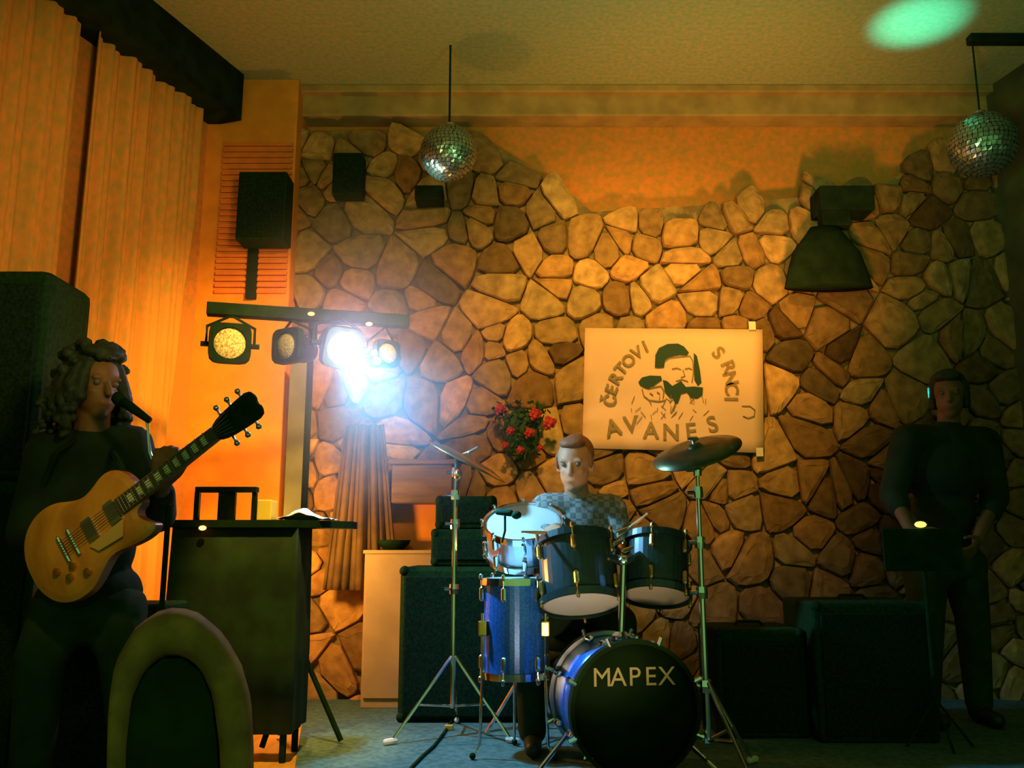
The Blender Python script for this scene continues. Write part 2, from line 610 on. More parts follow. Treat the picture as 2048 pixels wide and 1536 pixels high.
# left wall
bm = bmesh.new()
a = LW_P + LW_D * 0.45
b = LW_P - LW_D * 7.0
prism(bm, [a, b, b + Vector((0, 0, CEIL)), a + Vector((0, 0, CEIL))], -LW_N, 0.15)
struct(obj('wall_left', bm, M['plaster']))

# right wall
bm = bmesh.new()
xr = P(2000, 500, 5.1).x
prism(bm, [Vector((xr, 5.3, 0)), Vector((xr + 0.9, 1.5, 0)), Vector((xr + 0.9, 1.5, CEIL)), Vector((xr, 5.3, CEIL))], (1, 0.2, 0), 0.15)
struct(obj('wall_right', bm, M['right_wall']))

# pilaster with a ribbed band, behind the wall speaker
PY = 5.02
pl, pr = P(425, 500, PY).x, P(582, 500, PY).x
bm = bmesh.new()
box(bm, (pl - 0.28, PY, 0), (pr, WALL_Y, CEIL), bevel=0.006)
struct(obj('wall_pilaster', bm, M['pilaster']))
bm = bmesh.new()
z0, z1 = P(500, 590, PY).z, P(500, 285, PY).z
n = 26
for i in range(n):
    zz = z0 + (z1 - z0) * (i + 0.5) / n
    box(bm, (pl + 0.03, PY - 0.02, zz - 0.011), (pr - 0.015, PY, zz + 0.011), bevel=0.004)
struct(obj('trim_2', bm, M['ribbed']))
bm = bmesh.new()
xx = P(507, 540, PY).x
box(bm, (xx - 0.03, PY - 0.035, P(507, 600, PY).z), (xx + 0.03, PY - 0.005, P(507, 480, PY).z), bevel=0.006)
tag(obj('cable_duct', bm, M['beam']), 'dark vertical cable duct running down below the wall speaker', 'cable duct')

# ceiling beam
bm = bmesh.new()
e = PZ(515, 197, CEIL)
e.y = min(e.y, PY - 0.05)
bw, bh = 0.30, 0.30
side = Vector((-LW_N.x, -LW_N.y, 0))
q = [e, e + side * bw, e + side * bw - Vector((0, 0, bh)), e - Vector((0, 0, bh))]
prism(bm, q, -LW_D, 3.6)
struct(obj('beam_ceiling', bm, M['beam']))


# curtains on the left wall
def curtain(s0, s1, slant, label, ph, name='curtain'):
    """s: distance along the wall back from the pilaster"""
    bm = bmesh.new()
    nu, nv = 150, 24
    grid = []
    for j in range(nv + 1):
        v = j / nv
        z = STAGE + 0.03 + (CEIL - 0.03 - STAGE - 0.03) * v
        rowv = []
        for i in range(nu + 1):
            u = i / nu
            s = s0 + (s1 - s0) * u
            s = s + slant * (1 - v) * (1 - u)
            fold = 0.018 * math.sin(s * 46 + ph) + 0.016 * math.sin(s * 19 + ph * 2 + v) + 0.01 * math.sin(s * 97)
            p = LW_P - LW_D * s + LW_N * (0.085 + fold)
            rowv.append(bm.verts.new((p.x, p.y, z)))
        grid.append(rowv)
    for j in range(nv):
        for i in range(nu):
            bm.faces.new((grid[j][i], grid[j][i + 1], grid[j + 1][i + 1], grid[j + 1][i]))
    o = obj(name, bm, M['curtain'], smooth=True)
    sd = o.modifiers.new('thickness', 'SOLIDIFY')
    sd.thickness = 0.006
    tag(o, label, 'curtain', 'curtains on the left wall')


curtain(0.10, 0.98, 0.20, 'ochre floor length curtain next to the pilaster with the black speaker', 0.3)
curtain(1.03, 3.2, 0.0, 'ochre floor length curtain at the left edge behind the guitarist', 1.7)

# ------------------------------------------------------------------ stage
bm = bmesh.new()
box(bm, (-2.9, 2.75, 0), (3.3, 5.16, STAGE))
struct(obj('floor_stage', bm, M['wood']))
bm = bmesh.new()
a, b = PZ(652, 1372, STAGE), PZ(600, 1560, STAGE)
b2 = a + (b - a) * ((a.y - 2.76) / (a.y - b.y))
prism(bm, [Vector((a.x, 5.14, STAGE)), Vector((b2.x, 2.76, STAGE)), Vector((3.0, 2.76, STAGE)), Vector((3.0, 5.14, STAGE))], (0, 0, 1), 0.008)
tag(obj('stage_carpet', bm, M['carpet']), 'dark teal carpet laid over the stage boards under the drums', 'carpet')
FL = STAGE + 0.008

# ================================================================== WALL OBJECTS
# speaker on the pilaster
c0, c1 = P(470, 478, 4.80), P(574, 343, 4.80)
t = thing('wall_speaker', 'black rectangular speaker mounted high on the orange ribbed pilaster', 'speaker', ((c0.x + c1.x) / 2, 4.9, (c0.z + c1.z) / 2))
bm = bmesh.new()
box(bm, (c0.x, 4.80, c0.z), (c1.x, 4.97, c1.z), bevel=0.008)
obj('cabinet', bm, M['tolex'], t)
bm = bmesh.new()
box(bm, (c0.x + 0.012, 4.787, c0.z + 0.012), (c1.x - 0.012, 4.80, c1.z - 0.012), bevel=0.004)
obj('grille', bm, M['grille'], t)
bm = bmesh.new()
mx = (c0.x + c1.x) / 2
box(bm, (mx - 0.03, 4.97, (c0.z + c1.z) / 2 - 0.05), (mx + 0.03, 5.0, (c0.z + c1.z) / 2 + 0.05))
obj('wall_bracket', bm, M['black'], t)

# second small box speaker on the stone
c0, c1 = P(663, 388, 4.98), P(726, 305, 4.98)
t = thing('wall_speaker', 'small dark box speaker hanging on the upper left stones near the mirror ball', 'speaker', ((c0.x + c1.x) / 2, 5.0, (c0.z + c1.z) / 2))
bm = bmesh.new()
box(bm, (c0.x, 4.98, c0.z), (c1.x, 5.10, c1.z), bevel=0.008)
obj('cabinet', bm, M['tolex'], t)
bm = bmesh.new()
box(bm, (c0.x + 0.01, 4.97, c0.z + 0.01), (c1.x - 0.01, 4.98, c1.z - 0.01), bevel=0.003)
obj('grille', bm, M['grille'], t)

# short dark beam stub under the mirror ball
c0, c1 = P(830, 402, 5.02), P(886, 374, 5.02)
bm = bmesh.new()
box(bm, (c0.x, 4.99, c0.z), (c1.x, 5.14, c1.z), bevel=0.008)
tag(obj('wall_bracket', bm, M['beam']), 'short dark wooden bracket sticking out of the stones below the left mirror ball', 'bracket')

# bell shaped wall lantern
LY = 4.98
pts = [(1640, 376), (1752, 376), (1742, 400), (1735, 422), (1700, 424), (1704, 450), (1722, 480), (1728, 520), (1752, 574), (1640, 580), (1590, 574), (1566, 540),
       (1566, 505), (1590, 478), (1628, 458), (1642, 440)]
t = thing('wall_lantern', 'big dark bell shaped wall lantern on the stones above and right of the poster', 'lantern', P(1660, 480, 5.1))
cx = 1655
bm = bmesh.new()
o3 = P(cx, 578, 5.0)
sc = 5.0 / F
lathe(bm, [(0.0, 0.0), (92 * sc, 0.0), (90 * sc, 0.02), (82 * sc, 40 * sc), (70 * sc, 78 * sc), (44 * sc, 112 * sc), (30 * sc, 132 * sc), (0, 134 * sc)], o3 - Vector((0, 0, 0)), (0, 0, 1), 24)
for v in bm.verts:
    v.co.y = 4.98 + (v.co.y - 5.0) * 0.35
obj('lamp_shade', bm, M['beam'], t, True)
bm = bmesh.new()
a, b = P(1638, 424, 4.97), P(1742, 376, 4.97)
box(bm, (a.x, 4.93, a.z), (b.x, 5.12, b.z), bevel=0.01)
obj('mount', bm, M['beam'], t)
bm = bmesh.new()
a, b = P(1644, 452, 4.97), P(1700, 420, 4.97)
box(bm, (a.x, 4.95, a.z), (b.x, 5.04, b.z), bevel=0.01)
obj('neck', bm, M['beam'], t)

# poster
PYY = 5.09
t = thing('poster', 'large cream poster with a drawing of two bearded heads and arched hand lettering', 'poster', P(1348, 780, PYY))
tl, tr, br_, bl = P(1170, 656, PYY), P(1525, 659, PYY), P(1528, 906, PYY), P(1165, 896, PYY)
bm = bmesh.new()
nu, nv = 16, 10
g = []
for j in range(nv + 1):
    rw = []
    for i in range(nu + 1):
        u, v = i / nu, j / nv
        p = (bl * (1 - u) + br_ * u) * (1 - v) + (tl * (1 - u) + tr * u) * v
        p.y += 0.006 * math.sin(u * 7) * (1 - v) + (0.008 * (1 - v) if u < 0.2 else 0)
        rw.append(bm.verts.new(p))
    g.append(rw)
for j in range(nv):
    for i in range(nu):
        bm.faces.new((g[j][i], g[j][i + 1], g[j + 1][i + 1], g[j + 1][i]))
o = obj('paper', bm, M['poster'], t, True)
sd = o.modifiers.new('thickness', 'SOLIDIFY')
sd.thickness = 0.004
sd.offset = 0
IY = PYY - 0.012


def pxpoly(bm, pts, Y, d=0.003):
    prism(bm, [P(x, y, Y) for x, y in pts], (0, 1, 0), d)


def pxstroke(bm, pts, Y, r=0.0035):
    tube(bm, [P(x, y, Y) for x, y in pts], r, 6)


bm = bmesh.new()
pxpoly(bm, [(1310, 735), (1311, 710), (1318, 696), (1335, 688), (1356, 687), (1368, 693), (1378, 705), (1374, 711), (1360, 710), (1348, 712), (1336, 716), (1330, 722), (1328, 735), (1318, 736)], IY)
pxpoly(bm, [(1388, 706), (1394, 712), (1400, 740), (1403, 765), (1396, 772), (1389, 760), (1388, 730)], IY)
pxpoly(bm, [(1277, 764), (1284, 755), (1300, 751), (1322, 752), (1324, 760), (1312, 768), (1298, 778), (1290, 776), (1280, 770)], IY)
pxpoly(bm, [(1326, 760), (1334, 762), (1345, 772), (1350, 782), (1348, 796), (1340, 796), (1330, 784)], IY - 0.001)
pxpoly(bm, [(1345, 772), (1362, 762), (1372, 774), (1388, 773), (1406, 775), (1405, 790), (1395, 797), (1382, 796), (1374, 785), (1362, 788), (1356, 806), (1350, 808), (1345, 790)], IY - 0.002)
obj('drawing', bm, M['ink'], t)
bm = bmesh.new()
pxstroke(bm, [(1330, 722), (1338, 716), (1356, 714), (1380, 712), (1386, 722), (1387, 745), (1384, 765)], IY, 0.003)
pxstroke(bm, [(1344, 738), (1354, 736), (1362, 739)], IY)
pxstroke(bm, [(1370, 738), (1378, 736), (1384, 739)], IY)
pxstroke(bm, [(1366, 740), (1370, 752), (1362, 755)], IY)
pxstroke(bm, [(1352, 762), (1364, 759), (1376, 763)], IY)
pxstroke(bm, [(1300, 776), (1310, 774), (1322, 772), (1328, 782), (1326, 796)], IY)
pxstroke(bm, [(1284, 778), (1288, 792), (1298, 800), (1318, 803), (1332, 800)], IY)
pxstroke(bm, [(1300, 786), (1306, 790)], IY)
pxstroke(bm, [(1314, 784), (1320, 788)], IY)
for k in range(34):
    x = 1262 + random.uniform(0, 150)
    y = 820 + random.uniform(-14, 30) - 8 * math.sin((x - 1262) / 150 * PI)
    dx = random.uniform(-12, 12)
    pxstroke(bm, [(x, y), (x + dx, y - random.uniform(6, 16))], IY, 0.002)
pxstroke(bm, [(1484, 812), (1500, 812), (1510, 820), (1508, 832), (1496, 836), (1486, 832)], IY, 0.003)
obj('sketch_lines', bm, M['ink_soft'], t)


def arc_letters(chars, pos, sizepx, name, m):
    mts = []
    for (x, y, ang) in pos:
        p = P(x, y, IY - 0.001)
        mts.append(Matrix.Translation(p) @ Matrix.Rotation(R(ang), 4, Vector((0, 1, 0))) @ Matrix.Rotation(PI / 2, 4, 'X'))
    text_mesh(chars, mts, m, name, t, sizepx * PYY / F)


# rotation angle: clockwise as seen from the front is positive about +y ... see arc below
arc_letters('ČERTOVI', [(1222, 800, -78), (1224, 779, -68), (1232, 757, -58), (1243, 738, -48), (1258, 722, -40), (1275, 706, -30), (1291, 694, -22)], 34, 'lettering', M['ink_soft'])
arc_letters('SRNCI', [(1436, 706, 48), (1456, 733, 66), (1460, 757, 76), (1462, 778, 84), (1461, 798, 90)], 38, 'lettering', M['ink_soft'])
arc_letters('AVANES', [(1226, 856, -14), (1262, 850, -6), (1302, 862, 2), (1342, 866, 2), (1382, 864, -4), (1425, 850, -14)], 46, 'lettering', M['ink_soft'])
bm = bmesh.new()
a = P(1504, 650, IY)
box(bm, (a.x - 0.02, IY - 0.006, a.z - 0.03), (a.x + 0.02, IY + 0.001, a.z + 0.02))
obj('tape', bm, M['cream'], t)
bm = bmesh.new()
a = P(1519, 906, IY)
box(bm, (a.x - 0.02, IY - 0.006, a.z - 0.02), (a.x + 0.02, IY + 0.001, a.z + 0.03))
obj('tape', bm, M['cream'], t)

# bunch of dried flowers left of the poster
FY = 4.98
t = thing('flower_bunch', 'dark green hanging bunch of dried flowers with red blossoms left of the poster', 'flowers', P(1040, 860, 5.1))
bm = bmesh.new()
random.seed(3)
for k in range(260):
    u = random.random()
    yy = 805 + 118 * u
    half = 62 * (1 - u * 0.6) * (0.75 + 0.25 * math.sin(u * 9)) if u > 0.1 else 45
    xx = 1042 + random.uniform(-half, half)
    p = P(xx, yy, FY + random.uniform(-0.04, 0.08))
    d = Vector((random.uniform(-1, 1), random.uniform(-1, 0.3), random.uniform(-1, 1))).normalized()
    s = Vector((random.uniform(-1, 1), random.uniform(-0.3, 0.3), random.uniform(-1, 1))).cross(d).normalized()
    L = random.uniform(0.025, 0.05)
    wd = L * 0.32
    a, b, c_, d_ = p, p + d * L * 0.5 + s * wd, p + d * L, p + d * L * 0.5 - s * wd
    nn = d.cross(s) * 0.002
    vs = [bm.verts.new(q) for q in (a, b, c_, d_)] + [bm.verts.new(q + nn) for q in (a, b, c_, d_)]
    bm.faces.new(vs[:4]); bm.faces.new(vs[4:][::-1])
    for q in range(4):
        bm.faces.new((vs[q], vs[(q + 1) % 4], vs[4 + (q + 1) % 4], vs[4 + q]))
for k in range(9):
    tube(bm, [P(1040 + random.uniform(-8, 8), 925, FY + 0.03), P(1040 + (k - 4) * 12, 830, FY + 0.02)], 0.004, 5)
ball(bm, P(1042, 865, FY + 0.05), (0.11, 0.05, 0.14), 2)
obj('foliage', bm, M['leaf'], t)
for (fx, fy, rr) in ((1000, 818, 12), (1070, 828, 14), (1098, 846, 15), (1058, 866, 12), (1020, 862, 10), (1040, 900, 9), (1080, 896, 7), (1010, 890, 8)):
    bm = bmesh.new()
    c = P(fx, fy, FY - 0.045)
    rad = rr * 4.9 / F
    for k in range(9):
        a = k * 2.4
        rr2 = rad * (0.25 + 0.6 * k / 9)
        ball(bm, c + Vector((math.cos(a) * rr2, -0.004 * (9 - k) + 0.01, math.sin(a) * rr2)), (rad * 0.42, rad * 0.3, rad * 0.42), 1)
    o = obj('flower', bm, M['red'], t, True)

# brown mantel box and hanging cloth on the back wall behind the cabinet
t = thing('wall_shelf_box', 'brown wooden mantel box on the stone wall behind the cream cabinet', 'shelf', P(845, 1000, 5.0))
bm = bmesh.new()
a, b = P(782, 1006, 4.86), P(905, 928, 4.86)
box(bm, (a.x, 4.86, a.z), (b.x, 5.10, b.z), bevel=0.01)
obj('box', bm, M['brownwood'], t)
bm = bmesh.new()
box(bm, (a.x - 0.02, 4.84, b.z), (b.x + 0.02, 5.10, b.z + 0.025), bevel=0.005)
obj('top_board', bm, M['brownwood'], t)
bm = bmesh.new()
a, b = P(775, 1110, 5.04), P(905, 1002, 5.04)
box(bm, (a.x, 5.04, a.z), (b.x, 5.12, b.z), bevel=0.004)
tag(obj('plaster_panel', bm, M['pilaster']), 'bright orange plaster panel below the brown mantel box', 'wall panel')

bm = bmesh.new()
nu, nv = 60, 14
g = []
for j in range(nv + 1):
    v = j / nv
    rw = []
    for i in range(nu + 1):
        u = i / nu
        xl, xr_ = 690 - 45 * (1 - v), 770 + 30 * (1 - v)
        p = P(xl + (xr_ - xl) * u, 1180 - 330 * v, 4.95)
        p.y += 0.025 * math.sin(u * 24) + 0.012 * math.sin(u * 61)
        rw.append(bm.verts.new(p))
    g.append(rw)
for j in range(nv):
    for i in range(nu):
        bm.faces.new((g[j][i], g[j][i + 1], g[j + 1][i + 1], g[j + 1][i]))
o = obj('hanging_cloth', bm, M['brown'], smooth=True)
sd = o.modifiers.new('thickness', 'SOLIDIFY')
sd.thickness = 0.01
tag(o, 'brown cloth hanging in folds on the stones behind the light stand', 'cloth')

# grey-green panel put in for the shaded back wall beside the pilaster
bm = bmesh.new()
a, b = P(562, 1120, 4.92), P(616, 724, 4.92)
box(bm, (a.x, 4.92, FL), (b.x, 4.96, b.z), bevel=0.004)
tag(obj('tall_board', bm, mat('grey_green_board', (0.16, 0.17, 0.10), 0.8, var=0.3, scale=6)), 'tall narrow grey board standing against the edge of the orange pilaster', 'board')


# mirror balls
def mirror_ball(px, py, Y, rpx, label):
    c = P(px, py, Y)
    r = rpx * (Y / math.cos(0)) / F * 1.0
    t = thing('mirror_ball', label, 'mirror ball', c)
    bm = bmesh.new()
    rows = 22
    for i in range(rows):
        a0, a1 = PI * i / rows - PI / 2, PI * (i + 1) / rows - PI / 2
        am = (a0 + a1) / 2
        nn = max(6, int(2 * rows * math.cos(am)))
        for k in range(nn):
            b0, b1 = 2 * PI * k / nn + 0.01, 2 * PI * (k + 1) / nn - 0.01
            q = []
            for (aa, bb) in ((a0 + 0.008, b0), (a0 + 0.008, b1), (a1 - 0.008, b1), (a1 - 0.008, b0)):
                q.append(c + Vector((math.cos(aa) * math.cos(bb), math.cos(aa) * math.sin(bb), math.sin(aa))) * r)
            nrm = (q[0] + q[2]) / 2 - c
            jit = Vector((random.uniform(-1, 1), random.uniform(-1, 1), random.uniform(-1, 1))) * r * 0.012
            vs = [bm.verts.new(p + jit * (1 if z_ % 2 else -1)) for z_, p in enumerate(q)]
            bm.faces.new(vs)
    obj('mirror_tiles', bm, M['mirror'], t)
    bm = bmesh.new()
    ball(bm, c, r * 0.975, 3)
    obj('core', bm, M['black'], t, True)
    bm = bmesh.new()
    lathe(bm, [(0, 0), (0.03, 0), (0.03, 0.02), (0.01, 0.03), (0, 0.03)], c + Vector((0, 0, r * 0.97)), (0, 0, 1), 14)
    obj('cap', bm, M['steel'], t)
    bm = bmesh.new()
    tube(bm, [c + Vector((0, 0, r)), Vector((c.x, c.y, CEIL))], 0.006, 6)
    obj('hanging_rod', bm, M['black'], t)
    return t, c, r


mirror_ball(898, 307, 4.65, 61, 'mirror ball with a bright lower left edge hanging before the left stones')
t, c, r = mirror_ball(1966, 290, 4.55, 70, 'dim mirror ball hanging at the far right under the cyan light pool')
bm = bmesh.new()
a = Vector((c.x - 0.02, c.y - 0.03, CEIL - 0.05))
box(bm, a, (c.x + 0.45, c.y + 0.03, CEIL), bevel=0.008)
obj('ceiling_bracket', bm, M['beam'], t)

# ================================================================== STAGE LIGHT BAR
BL, BR = P(414, 618, 3.80), P(818, 652, 4.03)
BR.z = BL.z
t = thing('light_stand', 'black tripod stand with crossbar carrying four stage lamps', 'light stand', (0, 0, 0))
mid = BL.lerp(BR, 0.5)
t.location = (mid.x, mid.y + 0.1, FL)
bx, by, bz = frame(BR - BL)
bm = bmesh.new()
L = (BR - BL).length
mt = Matrix.Translation(BL) @ Matrix((( (BR - BL).normalized().x, -(BR - BL).normalized().y, 0, 0), ((BR - BL).normalized().y, (BR - BL).normalized().x, 0, 0), (0, 0, 1, 0), (0, 0, 0, 1)))
box(bm, (0, -0.03, -0.028), (L, 0.03, 0.028), mt, bevel=0.005)
obj('crossbar', bm, M['black'], t)
pole_px = P(621, 760, 4.02)
pb = Vector((pole_px.x, 4.0, 0))
bm = bmesh.new()
tube(bm, [(pb.x, pb.y, FL + 0.1), (pb.x, pb.y, 1.3)], 0.02, 12)
tube(bm, [(pb.x, pb.y, 1.25), (pb.x, pb.y, BL.z)], 0.015, 12)
tube(bm, [(pb.x, pb.y, 1.22), (pb.x, pb.y, 1.29)], 0.028, 12)
obj('pole', bm, M['black'], t)
for a in (0, 120, 240):
    bm = bmesh.new()
    tube(bm, [(pb.x, pb.y, FL + 0.42), (pb.x + 0.20 * math.cos(R(a)), pb.y + 0.16 * math.sin(R(a)), FL + 0.012)], 0.012, 8)
    obj('leg', bm, M['black'], t)
for s in (0.51, 0.80):
    bm = bmesh.new()
    c = BL.lerp(BR, s) + Vector((0, -0.035, 0.0 if s < 0.6 else -0.03))
    ball(bm, c, (0.016, 0.01, 0.009), 2)
    obj('indicator_light', bm, M['led_red'], t)['label'] = 'glowing red indicator'


def par_can(px, py, Y, rpx, aim, lens, label, shape='round'):
    c = P(px, py, Y)
    rad = rpx * Y / F
    aim = Vector(aim).normalized()
    x, y, d = frame(aim)
    bar = BL.lerp(BR, (c.x - BL.x) / (BR.x - BL.x))
    t = thing('par_lamp', label, 'stage lamp', c, 'stage lamps under the crossbar')
    rot = Matrix((x.to_4d(), y.to_4d(), d.to_4d(), (0, 0, 0, 1))).transposed()
    rot[3][0] = rot[3][1] = rot[3][2] = 0
    rot[0][3] = rot[1][3] = rot[2][3] = 0
    mt = Matrix.Translation(c) @ rot
    bm = bmesh.new()
    s = rad * 1.28
    # square rounded front flange around a round opening
    n = 32
    def sq(a, k):
        cx_, sy_ = math.cos(a), math.sin(a)
        p = (abs(cx_) ** k + abs(sy_) ** k) ** (-1 / k)
        return p * cx_, p * sy_
    rings = []
    for (kk, sc_, zz) in ((5, s, -0.03), (5, s, 0.0), (5, s * 0.97, 0.008), (2, rad, 0.008), (2, rad * 0.97, -0.01)):
        ring = []
        for i in range(n):
            a = 2 * PI * (i + 0.5) / n
            u, v = sq(a, kk)
            ring.append(bm.verts.new(mt @ Vector((u * sc_, v * sc_, zz))))
        rings.append(ring)
    for ra, rb in zip(rings, rings[1:]):
        for i in range(n):
            bm.faces.new((ra[i], ra[(i + 1) % n], rb[(i + 1) % n], rb[i]))
    bm.faces.new(rings[-1])
    bm.faces.new(rings[0][::-1])
    lathe(bm, [(0, -0.16), (rad * 0.75, -0.16), (rad * 0.95, -0.12), (rad, -0.03), (0, -0.03)], c, d, 28)
    obj('housing', bm, M['black'], t)
    bm = bmesh.new()
    lathe(bm, [(rad * 0.965, -0.006), (rad * 0.8, 0.002), (rad * 0.4, 0.008), (0, 0.01)], c, d, 28)
    lathe(bm, [(rad * 0.965, -0.006), (0, -0.0065)], c, d, 28)
    ln = obj('lens', bm, lens, t, True)
    # yoke
    bm = bmesh.new()
    pts = [c + x * (s + 0.012) - d * 0.06]
    pts.append(c + x * (s + 0.012) - d * 0.06 + Vector((0, 0, s * 0.9)))
    top = Vector((c.x, c.y, BL.z - 0.03)) - d * 0.03
    pts.append(Vector((top.x, top.y, top.z)))
    pts.append(c - x * (s + 0.012) - d * 0.06 + Vector((0, 0, s * 0.9)))
    pts.append(c - x * (s + 0.012) - d * 0.06)
    tube(bm, pts, 0.007, 6)
    obj('yoke', bm, M['black'], t)
    for sg in (-1, 1):
        bm = bmesh.new()
        tube(bm, [c + x * sg * (s - 0.02) - d * 0.06, c + x * sg * (s + 0.035) - d * 0.06], 0.012, 8)
        obj('knob', bm, M['black'], t)
    return t, c, d, rad, x


par_can(460, 686, 3.78, 33, (0.30, -1, -0.05), M['lens_warm'], 'leftmost stage lamp with a pale yellow speckled lens')
par_can(572, 691, 3.86, 29, (-0.55, -1, -0.02), M['lens_grey'], 'unlit stage lamp second from the left on the crossbar')
KIT = P(1075, 1150, 3.72)
lit, LC, LD, LR_, LX = par_can(686, 696, 3.88, 34, (0.45, -0.62, -0.32), M['lens_on'], 'glaring white lit stage lamp third from the left')
t4, c4, d4, r4, x4 = par_can(776, 706, 3.98, 22, (0.75, -1, 0.05), M['lens_grey'], 'rightmost stage lamp on the crossbar with two white points of light')
for (qx, qy, rr) in ((748, 706, 7), (754, 722, 8)):
    bm = bmesh.new()
    ball(bm, P(qx, qy, 3.90), rr * 3.9 / F, 2)
    obj('status_light', bm, M['led_white'], t4)['label'] = 'white point of light'
# the light the lit lamp throws
src = LC + LD * 0.05
lamp('par_beam', 'SPOT', src, KIT, (0.04, 0.34, 1.0), 330, 0.05, 17, 1.0)
lamp('par_spill', 'SPOT', src, KIT + Vector((0.1, -0.1, -0.3)), (0.12, 0.56, 1.0), 115, 0.04, 110, 1.0)
lamp('par_flare', 'POINT', src - LD * 0.015, None, (0.66, 0.56, 1.0), 8, 0.03)


# ================================================================== DRUM KIT
def drum(name, label, c, axis, rad, depth, shell, headA, headB, hoop, nl, group, lugm=None, roll=0.0):
    """c: centre of the shell, axis: unit vector to head A"""
    t = thing(name, label, 'drum', c, group)
    x, y, d = frame(axis)
    h = depth / 2
    bm = bmesh.new()
    lathe(bm, [(rad, -h), (rad, h), (rad - 0.008, h), (rad - 0.008, -h)], c, d, 40, closed=True)
    obj('shell', bm, shell, t, False)
    for f_ in t.children:
        pass
    for sg, hm in ((1, headA), (-1, headB)):
        bm = bmesh.new()
        hh = sg * (h + 0.002)
        lathe(bm, [(0, hh + sg * 0.004), (rad * 0.9, hh + sg * 0.003), (rad + 0.002, hh), (rad + 0.002, hh - sg * 0.012), (0, hh - sg * 0.006)], c, d, 40)
        obj('drum_head', bm, hm, t, True)
        bm = bmesh.new()
        a, b = hh + sg * 0.012, hh - sg * 0.016
        lathe(bm, [(rad + 0.004, a), (rad + 0.014, a), (rad + 0.016, b), (rad + 0.005, b)], c, d, 40, closed=True)
        obj('hoop', bm, hoop, t, False)
    for k in range(nl):
        a = roll + 2 * PI * k / nl
        rd = x * math.cos(a) + y * math.sin(a)
        td = -x * math.sin(a) + y * math.cos(a)
        for sg in (1, -1):
            bm = bmesh.new()
            p = Vector(c) + rd * (rad + 0.012) + d * sg * (h - min(0.05, h * 0.4))
            capsule(bm, p - d * 0.02, p + d * 0.02, 0.011, 0.011, 8)
            q = Vector(c) + rd * (rad + 0.017)
            tube(bm, [p, q + d * sg * (h + 0.02)], 0.0035, 6)
            capsule(bm, q + d * sg * (h + 0.012), q + d * sg * (h + 0.024), 0.008, 0.008, 8)
            obj('lug', bm, lugm or M['chrome'], t)
    return t


# bass drum
fc, rc = P(1272, 1408, 3.36), P(1216, 1374, 3.74)
rc.z = fc.z
ax = (fc - rc).normalized()
RB = 0.226
bc = fc - ax * 0.19
fc_z = FL + RB + 0.019
bc.z = fc_z
fc.z = fc_z
t = thing('bass_drum', 'big blue bass drum with a black front head at the centre bottom', 'drum', bc)
bm = bmesh.new()
lathe(bm, [(RB, -0.19), (RB, 0.165), (RB - 0.01, 0.165), (RB - 0.01, -0.19)], bc, ax, 64, closed=True)
obj('shell', bm, M['blue'], t, True)
for sg, nm, hm in ((1, 'front', M['head_black']), (-1, 'rear', M['head_white'])):
    bm = bmesh.new()
    hh = 0.172 if sg > 0 else -0.195
    lathe(bm, [(0, hh + sg * 0.003), (RB + 0.002, hh), (RB + 0.002, hh - sg * 0.01), (0, hh - sg * 0.005)], bc, ax, 64)
    o = obj('drum_head', bm, hm, t, True)
    o['label'] = 'black front head with printed lettering' if sg > 0 else 'pale rear head'
    bm = bmesh.new()
    lathe(bm, [(RB + 0.003, hh + sg * 0.025), (RB + 0.018, hh + sg * 0.025), (RB + 0.018, hh - sg * 0.02), (RB + 0.003, hh - sg * 0.02)], bc, ax, 64, closed=True)
    obj('hoop', bm, M['head_black'] if sg > 0 else M['steel'], t, False)
x, y, d = frame(ax)
for k in range(8):
    a = 2 * PI * (k + 0.5) / 8
    rd = x * math.cos(a) + y * math.sin(a)
    for sg in (1, -1):
        bm = bmesh.new()
        p = bc + rd * (RB + 0.014) + d * (0.10 if sg > 0 else -0.12)
        capsule(bm, p - d * 0.025, p + d * 0.025, 0.013, 0.013, 8)
        e_ = bc + rd * (RB + 0.026) + d * sg * 0.19
        tube(bm, [p, e_], 0.004, 6)
        tube(bm, [e_ - rd * 0.012, e_ + rd * 0.018], 0.009, 8)
        obj('lug', bm, M['chrome'], t)
for sg in (-1, 1):
    bm = bmesh.new()
    p = bc + Vector((sg * RB * 0.85, 0.0, -0.10))
    tube(bm, [p, Vector((bc.x + sg * 0.34, bc.y - 0.16, FL + 0.012))], 0.009, 8)
    obj('spur_leg', bm, M['chrome'], t)
# lettering on the head
face = bc + ax * 0.1775
mts = []
for i, ch in enumerate('MAPEX'):
    off = (i - 2) * 0.061
    rightv = Vector((-ax.y, ax.x, 0)).normalized()
    if rightv.x < 0:
        rightv = -rightv
    pos = face + rightv * off + Vector((0, 0, 0.110)) + ax * 0.002
    ang = math.atan2(rightv.y, rightv.x)
    mts.append(Matrix.Translation(pos) @ Matrix.Rotation(ang, 4, 'Z') @ Matrix.Rotation(PI / 2, 4, 'X') @ Matrix.Diagonal((1.0, 1, 1, 1)))
text_mesh('MAPEX', mts, M['logo'], 'lettering', t, 0.094, 0.001, 0.0)

